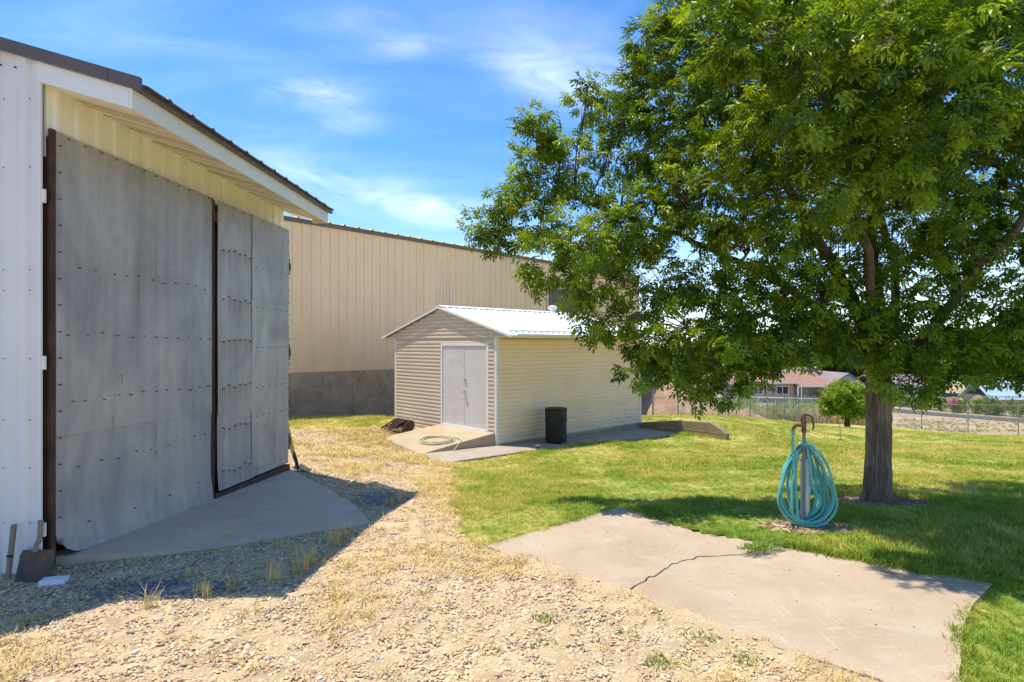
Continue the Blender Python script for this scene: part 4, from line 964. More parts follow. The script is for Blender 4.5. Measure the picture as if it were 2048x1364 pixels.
# ================================================================== vegetation
def leaflet(mb, base, d, up, L, w, fold=0.18):
    """a pointed leaflet: two folded halves along its rib"""
    d = d.normalized(); s = d.cross(up).normalized(); n = s.cross(d)
    a = base; t = base+d*L-n*L*0.12; m1 = base+d*L*0.33; m2 = base+d*L*0.68-n*L*0.04
    mb.add([a, m1+s*w*.5+n*w*fold, m2+s*w*.36+n*w*fold, t, m2-s*w*.36+n*w*fold, m1-s*w*.5+n*w*fold, m2-n*w*.05, m1-n*w*.1],
           [(0, 7, 1), (7, 6, 2, 1), (6, 3, 2), (0, 5, 7), (7, 5, 4, 6), (6, 4, 3)])
def ash_twig(seed, leaves=7, size=1.0):
    """a twig with pinnate leaves along it, pointing to +x"""
    r = random.Random(seed); mb = MB()
    for i in range(leaves):
        f = 0.25+0.75*(i+0.5)/leaves; a = 2.4*i+r.uniform(-.5, .5); p = Vector((0.26*f, 0, -0.02*f*f))*size
        out = Vector((0.55+0.5*f, math.cos(a), math.sin(a)*0.75-0.15)).normalized()
        rl = r.uniform(0.11, 0.17)*size; dirn = (out+Vector((0, 0, -0.25))).normalized(); up = Vector((r.uniform(-.35, .35), r.uniform(-.35, .35), 1)).normalized()
        side = dirn.cross(up).normalized()
        for j in range(2):
            q = p+dirn*rl*(0.38+0.36*j)
            for s_ in (-1, 1):
                dd = (dirn*0.65+side*s_*0.9+Vector((0, 0, -.25+r.uniform(-.25, .25)))).normalized(); leaflet(mb, q, dd, up, r.uniform(.075, .105)*size, r.uniform(.034, .048)*size)
        leaflet(mb, p+dirn*rl, (dirn+Vector((0, 0, -.2))).normalized(), up, r.uniform(.085, .115)*size, r.uniform(.036, .05)*size)
    return mb
def clump(seed, n, R, L, w):
    r = random.Random(seed); mb = MB()
    for _ in range(n):
        v = Vector((r.gauss(0, 1), r.gauss(0, 1), r.gauss(0, 1))).normalized(); p = v*R*r.uniform(0.25, 1.0)
        d = (v+Vector((r.uniform(-.8, .8), r.uniform(-.8, .8), r.uniform(-.7, .4)))).normalized()
        s = d.cross(Vector((r.uniform(-.5, .5), r.uniform(-.5, .5), 1))).normalized(); l = L*r.uniform(.6, 1.2); k = w*r.uniform(.7, 1.2)
        mb.add([p, p+d*l*.5+s*k*.5, p+d*l, p+d*l*.5-s*k*.5], [(0, 1, 2, 3)])
    return mb
m_ash = leaf_material('ash_leaf', (0.026, 0.068, 0.004), (0.255, 0.355, 0.013), (0.60, 0.62, 0.07), 0.36, 0.42)
m_bush = leaf_material('bright_leaf', (0.12, 0.20, 0.012), (0.29, 0.39, 0.035), (0.38, 0.46, 0.07))
m_dkleaf = leaf_material('dark_leaf', (0.025, 0.06, 0.012), (0.07, 0.13, 0.03))
m_pale = leaf_material('pale_leaf', (0.12, 0.16, 0.07), (0.24, 0.28, 0.13), (0.34, 0.33, 0.18))
m_hedge = leaf_material('hedge_leaf', (0.05, 0.12, 0.015), (0.16, 0.24, 0.04), (0.26, 0.29, 0.07))
m_pink = leaf_material('pink_flower', (0.45, 0.16, 0.32), (0.65, 0.32, 0.5))
def bark_material(name, a, b, c):
    m = bpy.data.materials.new(name); m.use_nodes = True; t = m.node_tree; k = NT(t); p = t.nodes['Principled BSDF']; pos = k.n('ShaderNodeNewGeometry').outputs[0]
    f = k.math('ADD', k.math('MULTIPLY', k.noise(k.mapping(pos, scale=(30, 30, 4.5)), 1.0, 6.0, 0.65, 0.6), 0.6), k.math('MULTIPLY', k.noise(pos, 3.0, 4.0), 0.4))
    t.links.new(k.ramp(f, [(0.32, a), (0.5, b), (0.68, c)]), p.inputs['Base Color']); p.inputs['Roughness'].default_value = 0.95; p.inputs['Specular IOR Level'].default_value = 0.15
    bp = k.n('ShaderNodeBump', Strength=0.7, Distance=0.012, Height=k.noise(k.mapping(pos, scale=(45, 45, 9)), 1.0, 6.0, 0.7)); t.links.new(bp.outputs[0], p.inputs['Normal']); return m
m_bark = bark_material('ash_bark', (0.15, 0.092, 0.058), (0.31, 0.21, 0.142), (0.50, 0.365, 0.265))
m_bark2 = bark_material('branch_bark', (0.07, 0.045, 0.032), (0.135, 0.09, 0.065), (0.21, 0.15, 0.11))

def crown(name, parent, lobes, per, variants, origin, tilt=0.25, scale=(0.75, 1.2), shell=0.55, flatten=1.0):
    """leafy twigs through the outer part of each lobe; lobes = (x, y, z, r[, density])"""
    P_, R_ = [], []
    for lb in lobes:
        x, y, z, r = lb[:4]; dn = lb[4] if len(lb) > 4 else 1.0
        n = max(5, int(per*dn*r*r*(1+(0.25+max(0, .3-r))/r)))
        v = RNG.normal(0, 1, (n, 3)); v /= np.linalg.norm(v, axis=1)[:, None]
        u = RNG.random(n); rad = r*(shell+(1.0-shell)*u)*RNG.choice([1, 1, 1, 0.7], n); rad *= 0.86+0.28*np.sin(v[:, 0]*5+x*9)*np.sin(v[:, 2]*5+z*7)
        p = v*rad[:, None]*np.array([1, 1, flatten])+np.array([x, y, z]); P_.append(p)
        d = v*0.9+RNG.normal(0, .45, (n, 3)); d[:, 2] -= tilt; d /= np.linalg.norm(d, axis=1)[:, None]
        R_.append(np.stack([RNG.uniform(-.7, .7, n), -np.arcsin(np.clip(d[:, 2], -1, 1)), np.arctan2(d[:, 1], d[:, 0])], 1))
    P_ = np.concatenate(P_); R_ = np.concatenate(R_)
    o = scatter(name, P_-np.array(origin), R_, vec3(RNG.uniform(scale[0], scale[1], len(P_))), variants, parent, kind='stuff')
    return P_

# ---- the big ash tree
tb = Vector((TREE.x, TREE.y, tz(TREE.x, TREE.y)))
ash = thing('ash_tree', 'large leafy green tree with furrowed bark trunk standing in the lawn behind the hose', 'tree', tb)
nA, nZ = 120, 120; H = 2.15; vs = []
for j in range(nZ+1):
    t = j/nZ; z = -0.12+t*(H+0.12); r0 = float(np.interp(z, [-.12, 0.0, 0.12, 0.5, 1.3, 1.8, 2.15], [.19, .160, .140, .126, .120, .124, .105]))
    for i in range(nA):
        a = 2*PI*i/nA; w = 0.35*math.sin(z*2.1)+0.25*math.sin(z*5.3+1)
        X_ = np.array([math.cos(a+w*.25)*2.2]); Y_ = np.array([math.sin(a+w*.25)*2.2])
        n1 = float(vnoise(X_*4.2+z*.7, Y_*4.2+z*2.0, 1.0)[0]); n2 = float(vnoise(X_*8.2+9+z*4.0, Y_*8.2+z*2.6, 1.0)[0])
        rid = 1-abs(2*n1-1); rid2 = 1-abs(2*n2-1); fl = 1+0.05*math.sin(a*3+z*1.7)*math.sin(z*2.6)+(0.13*math.sin(a*5+1)*max(0, 1-z/0.28) if z < 0.28 else 0)
        r = r0*fl-0.040*(rid**1.8)-0.014*(rid2**1.5)+0.014
        vs.append((r*math.cos(a)+0.012*math.sin(z*1.7), r*math.sin(a), z))
fs = [(j*nA+i, j*nA+(i+1) % nA, (j+1)*nA+(i+1) % nA, (j+1)*nA+i) for j in range(nZ) for i in range(nA)]
MB().add(vs, fs).build('trunk', m_bark, ash, smooth=True)
def PL(px, py, Y): return P(px, py, Y)-tb
LIMBS = [([(1760, 745, 6.69), (1800, 722, 6.50), (1872, 645, 6.20), (1950, 545, 6.05), (2035, 455, 6.0), (2150, 300, 6.1), (2200, 120, 6.5)], .062, .035),
         ([(1757, 720, 6.69), (1752, 620, 6.7), (1742, 500, 6.7), (1760, 350, 6.7), (1795, 150, 6.6), (1800, -80, 6.6), (1790, -300, 6.6)], .11, .03),
         ([(1752, 730, 6.69), (1725, 640, 6.6), (1660, 520, 6.4), (1600, 420, 6.3), (1520, 270, 6.3), (1450, 110, 6.4), (1420, -40, 6.4)], .08, .02),
         ([(1752, 740, 6.69), (1715, 690, 6.7), (1600, 590, 6.8), (1450, 510, 6.9), (1300, 450, 6.9), (1150, 400, 7.0), (1060, 400, 7.1)], .07, .012),
         ([(1752, 735, 6.69), (1700, 690, 6.5), (1600, 650, 6.3), (1480, 630, 6.2), (1380, 660, 6.15)], .05, .012),
         ([(1758, 745, 6.69), (1850, 700, 6.4), (1940, 670, 6.3), (2050, 600, 6.2)], .05, .015),
         ([(1757, 730, 6.69), (1790, 600, 7.2), (1760, 420, 7.8), (1700, 260, 8.2)], .07, .02),
         ([(1757, 730, 6.69), (1745, 610, 6.2), (1720, 420, 5.6), (1700, 220, 5.1), (1720, 80, 4.9)], .06, .015)]
LP_ = []
def smooth_path(pts, n=5):
    out = []
    for i in range(len(pts)-1):
        p0, p1, p2, p3 = pts[max(i-1, 0)], pts[i], pts[i+1], pts[min(i+2, len(pts)-1)]
        for k in range(n):
            t = k/n; out.append(0.5*((2*p1)+(p2-p0)*t+(2*p0-5*p1+4*p2-p3)*t*t+(3*p1-p0-3*p2+p3)*t**3))
    out.append(pts[-1]); return out
for pts_, r0, r1 in LIMBS:
    path = smooth_path([PL(*p) for p in pts_]); n = len(path)
    path = [p+Vector((random.gauss(0, .012), random.gauss(0, .012), random.gauss(0, .012))) if 2 < i < n-1 else p for i, p in enumerate(path)]
    rs = [r0+(r1-r0)*(i/(n-1))**0.8 for i in range(n)]
    MB().tube(path, rs, 10).build('limb', m_bark2, ash, smooth=True); LP_ += [(p, r) for p, r in zip(path, rs)][4:]
LOBES_PX = [(962, 460, 7.2, .13), (990, 462, 7.2, .20), (1020, 395, 7.15, .17), (1050, 430, 7.1, .42), (1062, 335, 7.1, .26), (1072, 262, 7.1, .15), (1066, 232, 7.1, .09), (1172, 205, 7.1, .13), (1174, 172, 7.1, .07), (1120, 275, 7.1, .15), (1150, 330, 7.1, .40),
            (1085, 520, 6.3, .29), (1168, 550, 6.2, .29), (1190, 622, 6.2, .19), (1160, 480, 6.0, .30), (1225, 640, 6.6, .14), (1200, 470, 6.9, .55), (1290, 560, 6.7, .45), (1280, 440, 6.6, .48), (1262, 300, 6.8, .34), (1235, 185, 6.9, .14), (1228, 240, 6.9, .16),
            (1290, 175, 6.7, .26), (1290, 75, 6.6, .20), (1320, 115, 6.6, .30), (1345, 30, 6.6, .20), (1400, 60, 6.5, .48), (1360, 230, 6.5, .58), (1420, 360, 6.2, .66), (1500, 130, 6.3, .8), (1500, -70, 6.6, .8), (1650, -50, 6.7, .9), (1640, 190, 5.8, .8),
            (1590, 370, 5.7, .72), (1750, 50, 6.2, .95), (1900, 0, 6.5, 1.0), (1850, 210, 5.8, .85), (2000, 150, 6.2, .95), (1985, 330, 6.4, .75, .8), (1800, 420, 6.6, .7, .8), (1700, 520, 6.5, .5, .7), (1500, 500, 6.4, .5, .75), (1390, 540, 6.3, .42, .8),
            (1330, 674, 6.2, .36), (1287, 699, 6.2, .16), (1385, 719, 6.1, .28), (1415, 774, 6.1, .13), (1270, 749, 6.2, .07), (1310, 729, 6.2, .14), (1450, 784, 6.05, .08), (1470, 684, 6.2, .30), (1440, 620, 6.3, .42), (1540, 622, 6.2, .40), (1530, 702, 6.1, .14), (1600, 662, 6.2, .26),
            (1630, 592, 6.3, .5, .8), (1680, 667, 6.2, .28), (1720, 622, 6.4, .45), (1755, 697, 6.15, .22), (1850, 602, 6.2, .5, .8), (1820, 692, 6.1, .28), (1880, 722, 6.0, .24), (1835, 767, 5.9, .11), (1800, 762, 5.9, .08), (1960, 632, 6.2, .52, .85), (1960, 712, 6.1, .22), (2030, 702, 6.1, .24),
            (2060, 560, 6.2, .6, .85), (2120, 662, 6.2, .45), (2060, 430, 6.4, .6, .85), (2160, 260, 6.4, .8), (2230, 480, 6.4, .8), (1500, 742, 6.1, .12), (1600, 430, 8.0, .7, .8), (1750, 280, 8.3, .9), (1450, 280, 7.8, .75), (1900, 430, 7.9, .7, .8), (1440, 70, 4.7, .34), (1545, 55, 4.55, .42), (1640, 170, 4.5, .40), (1790, 70, 4.45, .5), (1900, 190, 4.5, .42), (1720, 90, 5.0, .55), (1780, 290, 4.9, .5), (1690, 330, 5.0, .36), (1560, 240, 5.3, .45), (1900, 80, 5.2, .5),
            (1930, 480, 6.1, .42, .7), (1880, 540, 6.6, .4, .6), (1560, 560, 6.7, .4, .6), (1340, 380, 7.0, .40)]
lobes = []
for lb in LOBES_PX:
    q = P(*lb[:3]); lobes.append((q.x, q.y, q.z, lb[3], lb[4] if len(lb) > 4 else 1.0))
lobes += [(3.4, 6.8, 6.6, 1.1), (4.8, 6.4, 6.5, 1.1), (2.4, 6.7, 6.0, .8), (5.8, 6.5, 5.7, .95), (4.0, 7.6, 5.9, .9), (3.9, 5.6, 6.0, .8)]
TWIGS = [proto('twig_%d' % i, ash_twig(i, random.choice((6, 7, 8))), m_ash) for i in range(6)]
cp = crown('crown', ash, lobes, 285, TWIGS, tb, tilt=0.2, scale=(0.40, 0.68))
br = MB(); lp = np.array([tuple(p) for p, r in LP_])
for lb in lobes:
    c = Vector(lb[:3])-tb; k = int(np.argmin(np.linalg.norm(lp-np.array(c), axis=1)+np.maximum(0, lp[:, 2]-c.z)*.5)); a, ra = LP_[k]
    mid = (a+c)/2+Vector((random.gauss(0, .06), random.gauss(0, .06), random.gauss(0.03, .06))); r0 = min(ra*0.6, 0.008+0.022*lb[3])
    path = smooth_path([a, mid, c], 4); br.tube(path, [r0*(1-0.6*i/(len(path)-1)) for i in range(len(path))], 5)
    near = cp[np.linalg.norm(cp-np.array(lb[:3]), axis=1) < lb[3]*1.1]
    for q in near[:max(5, int(26*lb[3]))]:
        e = Vector(q)-tb; s = path[random.randrange(3, len(path))]; m_ = (s+e)/2+Vector((random.gauss(0, .03), random.gauss(0, .03), random.gauss(0, .03)))
        br.tube([s, m_, e], [r0*.42, r0*.3, 0.0022], 4, cap=False)
br.build('branches', m_bark2, ash)

# ---- smaller trees and shrubs
CL_S = {}
def clumps(m, n=26, R=0.22, L=0.11, w=0.05, tag_=''):
    k = m.name+tag_
    if k not in CL_S: CL_S[k] = [proto(k+'_%d' % i, clump(300+i, n, R, L, w), m) for i in range(3)]
    return CL_S[k]
def simple_tree(name, label, cat, base, height, trunk_h, trunk_r, lobes, m, per, group=None, tag_='', sc=(.8, 1.2), cl=None, bark=None):
    t = thing(name, label, cat, base, 0, group)
    top = Vector((0, 0, trunk_h))
    tr = MB().tube([(0, 0, -0.3), (0.01, 0, trunk_h*.5), (0, 0.02, trunk_h), (0.02, 0, height*.75)], [trunk_r*1.25, trunk_r, trunk_r*.85, trunk_r*.25], 9)
    for lb in lobes[:7]: tr.tube([top, (top+Vector(lb[:3]))/2+Vector((0, 0, .05)), Vector(lb[:3])], [trunk_r*.5, trunk_r*.35, trunk_r*.12], 6)
    tr.build('trunk', bark or m_bark2, t, smooth=True)
    wl = [(lb[0]+base[0], lb[1]+base[1], lb[2]+base[2], *lb[3:]) for lb in lobes]
    crown('crown', t, wl, per, cl or clumps(m, tag_=tag_), base, scale=sc); return t
def ball_lobes(R, h0, h1, n, seed, r=(0.35, 0.55), flat=1.0):
    rr = random.Random(seed); out = []
    for _ in range(n):
        a = rr.uniform(0, 2*PI); f = rr.random(); z = h0+(h1-h0)*f; e = math.sqrt(max(0.05, 1-((f-.45)/.6)**2)); d = R*e*math.sqrt(rr.random())
        out.append((d*math.cos(a), d*math.sin(a), z, R*rr.uniform(*r)))
    return out
q = G(1702, 858)
simple_tree('round_tree', 'small bright green round-headed tree near the chain-link fence', 'tree', (16.75, 30.0, tz(16.75, 30.0)), 2.3, 0.75, 0.13, ball_lobes(1.25, 0.98, 1.85, 34, 5, (.32, .48)), m_bush, 120, cl=clumps(m_bush, 40, 0.2, 0.12, 0.055, 'r'))
# pale weeds, golden grass and small growth beyond the fence
def region(pxs, ys_, n, jit=0.0):
    out = []
    for _ in range(n):
        px = random.uniform(*pxs); Y = random.uniform(*ys_); x = (px-CX)/F*Y; out.append((x, Y, tz(x, Y)-.08))
    return np.array(out)
m_gold = material('golden_grass', [(0.3, (0.40, 0.29, 0.11)), (0.7, (0.56, 0.43, 0.20))], 0.8, 0.85, world=True, jitter=0.2)
GOLD = [proto('gold_%d' % i, blade_tuft(400+i, 60, 0.75, 0.45, 0.03, 0.5), m_gold) for i in range(3)]
def put(name, pts, vs, s0, s1, label=None):
    n = len(pts); return scatter(name, pts, np.stack([np.zeros(n), np.zeros(n), RNG.uniform(0, 6.28, n)], 1), vec3(RNG.uniform(s0, s1, n)), vs, label=label)
put('golden_grass', region((1530, 1745), (38.5, 47), 330), GOLD, .6, 1.35)
put('low_dry_grass', region((1740, 2060), (36, 50), 420), GOLD, .08, .22)
PALE = [proto('paleweed_%d' % i, clump(500+i, 160, 0.75, 0.30, 0.05), m_pale) for i in range(3)]
put('pale_weeds', region((1455, 1610), (36, 46), 70)+np.array([0, 0, .45]), PALE, .6, 1.3)
put('pale_weeds', region((1420, 1660), (48, 58), 60)+np.array([0, 0, .5]), PALE, .8, 1.5)

# soil heaps beyond the fence
m_heap = material('soil_heap', [(0.3, (0.30, 0.175, 0.105)), (0.5, (0.40, 0.25, 0.16)), (0.7, (0.50, 0.345, 0.24))], 1.1, 0.95, 0.9, 7, world=True, fine=(0.35, 14), bdist=0.12)
def heap(name, cx, cy, rx, ry, h, label):
    N = 46; mb = MB(); vs = []
    for j in range(N+1):
        for i in range(N+1):
            u, v = -1+2*i/N, -1+2*j/N; x, y = cx+u*rx*1.25, cy+v*ry*1.25; d = math.hypot(u, v)*1.25
            n = float(vnoise(np.array([x]), np.array([y]), .9)[0])*.5+float(vnoise(np.array([x]), np.array([y]), 2.6)[0])*.25
            z = h*max(0, 1-d)**0.85*(0.75+.5*n)+(0.22*n if d < 1 else 0); vs.append((x, y, tz(x, y)-0.14+z))
    fs = [(j*(N+1)+i, j*(N+1)+i+1, (j+1)*(N+1)+i+1, (j+1)*(N+1)+i) for j in range(N) for i in range(N)]
    return tag(mb.add(vs, fs).build(name, m_heap), label, kind='structure')
heap('dirt_mound', 9.6, 36.0, 5.2, 3.4, 2.5, 'reddish heap of loose soil beyond the chain-link fence'); heap('dirt_mound', 13.6, 35.0, 1.9, 1.4, .95, 'low spill of reddish soil beside the large heap')

# ---- chain-link fence
fence = thing('chain_link_fence', 'chain-link fence on thin steel posts along the far edge of the lawn', 'fence', (0, 0, 0))
m_galvpost = material('fence_steel', [(0.3, (0.23, 0.23, 0.24)), (0.7, (0.36, 0.36, 0.37))], 6, 0.55, metal=0.5)
FL = [(6.2, 26.4), (7.75, 28.0), (9.27, 29.25), (10.95, 30.3), (12.6, 31.75), (13.9, 32.7), (15.3, 33.7), (16.7, 35.0), (18.3, 36.4), (19.9, 38.0), (21.6, 39.6), (23.2, 41.2), (24.6, 42.6), (25.2, 40.4), (25.94, 38.0), (26.6, 35.0), (27.0, 32.0), (27.4, 29.0), (27.8, 26.0)]
wire = MB(); rail = MB()
for i, (x, y) in enumerate(FL):
    z = tz(x, y); MB().tube([(x, y, z-.3), (x, y, z+1.72)], 0.030 if i not in (12, 0) else 0.045, 8).build('post', m_galvpost, fence)
    if i:
        x0, y0 = FL[i-1]; z0 = tz(x0, y0); rail.tube([(x0, y0, z0+1.66), (x, y, z+1.66)], 0.009, 4); rail.tube([(x0, y0, z0+.1), (x, y, z+.1)], 0.006, 4)
        L = math.hypot(x-x0, y-y0); n = int(L/0.09)
        for j in range(-18, n):
            for sgn in (1, -1):
                a0, a1 = j*.09, j*.09+1.55; b0, b1 = (0.1, 1.65) if sgn > 0 else (1.65, 0.1)
                if a0 < 0: b0 += (b1-b0)*(-a0/1.55); a0 = 0
                if a1 > L: b1 = b0+(b1-b0)*((L-a0)/(a1-a0)); a1 = L
                if a1-a0 < .05: continue
                f0, f1 = a0/L, a1/L; wire.tube([(x0+(x-x0)*f0, y0+(y-y0)*f0, z0+(z-z0)*f0+b0), (x0+(x-x0)*f1, y0+(y-y0)*f1, z0+(z-z0)*f1+b1)], 0.0017, 3, cap=False)
rail.build('line_wire', m_galvpost, fence); tag(wire.build('wire_mesh', m_galvpost, fence), kind='stuff')
x, y = FL[14]; MB().tube([(x, y, tz(x, y)+.08), (x-1.2, y+1.6, tz(x, y)+1.3)], 0.018, 6).build('brace', m_galvpost, fence)

# ---- road, white rail fence, hedge, houses and far trees
m_road = material('asphalt', [(0.3, (0.065, 0.062, 0.062)), (0.7, (0.095, 0.09, 0.09))], 3, 0.9, 0.2, 30, world=True)
mb = MB(); ry = np.arange(30, 110, 1.5); vs = []
for yy in ry:
    for xx in (39.2, 42.6): vs.append((xx, yy, tz(xx, yy)-.055))
mb.add(vs, [(2*i, 2*i+1, 2*i+3, 2*i+2) for i in range(len(ry)-1)]); tag(mb.build('road', m_road), 'narrow asphalt road beyond the fence', kind='structure')
m_wrail = material('white_rail_paint', [(0.3, (0.68, 0.67, 0.66)), (0.7, (0.78, 0.77, 0.76))], 3, 0.5)
rf = thing('rail_fence', 'white two-rail pipe fence in front of the red-roofed house', 'fence', (0, 0, 0))
RFP = [(19.6, 60.0), (21.8, 59.2), (24.0, 58.4), (26.2, 57.6), (28.4, 56.8), (30.6, 56.0), (32.8, 55.2)]
for i, (x, y) in enumerate(RFP):
    z = tz(x, y); MB().tube([(x, y, z-.2), (x, y, z+1.32)], .045, 6).build('post', m_wrail, rf)
for h in (1.28, 0.62): MB().tube([(x, y, tz(x, y)+h) for x, y in RFP], .045, 6).build('rail', m_wrail, rf)
def leafy_row(name, label, cat, x0, y0, x1, y1, n, R, h, m, per, cl):
    b = ((x0+x1)/2, (y0+y1)/2, tz((x0+x1)/2, (y0+y1)/2)); t = thing(name, label, cat, b); lob = []
    stem = MB()
    for i in range(n):
        f = (i+random.uniform(.2, .8))/n; x, y = x0+(x1-x0)*f+random.gauss(0, .2), y0+(y1-y0)*f; r = R*random.uniform(.75, 1.2); z = tz(x, y)
        lob.append((x, y, z+h*random.uniform(.45, .62), r)); stem.tube([(x-b[0], y-b[1], z-b[2]-.2), (x-b[0], y-b[1], z-b[2]+h*.6)], .03, 5)
    stem.build('stems', m_bark2, t); crown('foliage', t, lob, per, cl, b, scale=(.8, 1.3)); return t
HCL = clumps(m_hedge, 26, .26, .16, .085, 'h')
leafy_row('hedge', 'loose yellow-green hedge running along the far side of the road', 'hedge', 44.6, 47, 45.6, 74, 22, .85, 1.15, m_hedge, 42, HCL)
# red-roofed house
m_tile = material('red_brown_shingle', [(0.3, (0.27, 0.145, 0.10)), (0.7, (0.36, 0.21, 0.15))], 2.2, 0.9, 0.3, 12, world=True, stretch=(1, 1, 6), fine=(0.2, 12))
m_tile2 = material('grey_brown_shingle', [(0.3, (0.20, 0.15, 0.15)), (0.7, (0.30, 0.23, 0.22))], 2.2, 0.9, world=True)
m_brick = material('tan_brick', [(0.3, (0.40, 0.295, 0.215)), (0.7, (0.50, 0.39, 0.29))], 1.5, 0.85, 0.2, 20, world=True, fine=(0.12, 10))
m_grey = material('pale_grey_siding', [(0.3, (0.40, 0.41, 0.43)), (0.7, (0.47, 0.48, 0.50))], 1.0, 0.7, world=True)
m_glass = material('window_glass', [(0.3, (0.025, 0.03, 0.035)), (0.7, (0.06, 0.075, 0.08))], 0.6, 0.08, world=True)
m_drape = material('grey_curtain', [(0.3, (0.22, 0.25, 0.25)), (0.7, (0.30, 0.33, 0.33))], 2, 0.9)
hz = tz(31, 75)-0.1
house = thing('house', 'long tan brick house with red-brown shingle roof and covered porch', 'house', (26.0, 75.0, hz))
def hwin(par, x, z, w, h, y=-0.04):
    f = MB().box(x, x+w, y-.03, y+.02, z, z+.07).box(x, x+w, y-.03, y+.02, z+h-.07, z+h).box(x, x+.07, y-.029, y+.02, z+.07, z+h-.07).box(x+w-.07, x+w, y-.029, y+.02, z+.07, z+h-.07).box(x+w/2-.035, x+w/2+.035, y-.028, y+.02, z+.07, z+h-.07).build('window', m_wrail, par)
    MB().box(x+.07, x+w/2-.035, y-.005, y+.015, z+.07, z+h-.07).build('pane', m_glass, f); MB().box(x+w/2+.035, x+w-.07, y-.004, y+.015, z+.07, z+h-.07).build('pane', m_glass, f)
MB().box(0, 9.2, 0, 7, -.8, 2.45).build('wall', m_brick, house)
MB().prism([(-.5, 2.40), (-.5, 2.52), (3.5, 3.72), (7.5, 2.52), (7.5, 2.40)], 'x', -.4, 9.5).build('roof', m_tile, house)
MB().box(-.42, 9.5, -.56, -.502, 2.36, 2.54).build('fascia', m_wrail, house)
for x in (0.8, 4.2, 7.05): hwin(house, x, 1.0, 1.15 if x < 7 else 1.5, 0.95 if x < 7 else 1.05)
MB().box(9.2, 13.4, 1.5, 7, -.8, 2.3).build('porch_wall', m_brick, house)
MB().prism([(-.9, 2.02), (-.9, 2.14), (3.5, 3.65), (7.5, 2.4), (7.5, 2.3)], 'x', 9.52, 13.6).build('porch_roof', m_tile, house)
MB().prism([(-.9, 2.16), (-.9, 2.30), (3.5, 3.80), (3.5, 3.66)], 'x', 9.3, 9.55).build('roof_edge', m_tile2, house)
MB().box(9.3, 13.6, -.96, -.902, 1.98, 2.15).build('porch_fascia', m_wrail, house)
for x in (9.35, 9.75, 13.3): MB().box(x, x+.13, -.8, -.67, -.5, 2.04).build('porch_post', m_wrail, house)
MB().box(11.0, 11.9, 1.44, 1.5, 0, 2.0).build('door', m_grey, house)
MB().box(9.2, 13.5, -.8, 1.5, -.8, -.05).build('porch_floor', m_apron, house)
MB().box(13.4, 17.4, -1, 6, -.8, 2.3).build('garage_wall', m_grey, house); MB().prism([(13.1, 2.25), (15.4, 3.75), (17.7, 2.25), (17.7, 2.1), (15.4, 3.6), (13.1, 2.1)], 'y', -1.3, 6.3).build('garage_roof', m_tile2, house)
MB().prism([(13.4, 2.3), (17.4, 2.3), (15.4, 3.6)], 'y', -1.0, -.8).build('gable', m_grey, house)
MB().prism([(10.8, 3.2), (13.2, 4.25), (15.6, 3.2), (15.6, 3.05), (10.8, 3.05)], 'y', 4, 9).build('rear_roof', m_tile2, house)
MB().box(12.2, 13.9, -1.9, -1.2, 1.05, 1.5).build('awning', m_soffit, house)
# white building with a red door, and the shed with a pale blue roof
wz = tz(45, 72); wh = thing('white_outbuilding', 'small white building with a grey roof and a red door seen past the trunk', 'building', (43.9, 72.0, wz))
MB().box(0, 6, 0, 5, -.6, 2.4).build('wall', m_wrail, wh); MB().prism([(-.4, 2.3), (2.5, 3.5), (5.4, 2.3), (5.4, 2.2), (2.5, 3.4), (-.4, 2.2)], 'x', -.3, 6.3).build('roof', m_tile2, wh)
m_red = material('red_paint', [(0.3, (0.55, 0.03, 0.02)), (0.7, (0.65, 0.05, 0.03))], 3, 0.4)
MB().prism([(.55, 0), (1.7, 0), (1.7, 1.7), (1.45, 2.1), (1.12, 2.22), (.8, 2.1), (.55, 1.7)], 'y', -.06, -.005).build('door', m_red, wh)
hwin(wh, 2.8, 1.0, 1.5, .9)
m_bluer = material('pale_blue_roof_metal', [(0.3, (0.33, 0.46, 0.60)), (0.7, (0.38, 0.51, 0.65))], 2, 0.5, world=True)
bz = tz(51, 62); bs = thing('blue_roofed_shed', 'low shed with a pale blue metal roof behind the hedge', 'shed', (49.6, 62.0, bz))
MB().box(.2, 8, .2, 4, -.6, 1.35).build('wall', m_brick, bs)
rp = MB().prism([(-.1, 1.0), (-.1, 1.05), (2.3, 2.85), (2.3, 2.78)], 'x', 0, .488).mesh('roof_panel', m_bluer)
for i in range(17): link('roof_panel', rp, bs, T(-.2+i*.5, 0, 0))
MB().prism([(2.32, 2.78), (4.5, 1.1), (4.5, 1.0), (2.32, 2.70)], 'x', -.2, 8.3).build('back_roof', m_bluer, bs)
q = (43.2, 58.0); simple_tree('flowering_bush', 'pink flowering bush at the edge of the hedge', 'bush', (43.6, 59.3, tz(43.6, 59.3)), 1.2, .5, .05, ball_lobes(.30, .9, 1.4, 5, 3), m_pink, 40, cl=clumps(m_pink, 20, .2, .12, .1, 'p'))
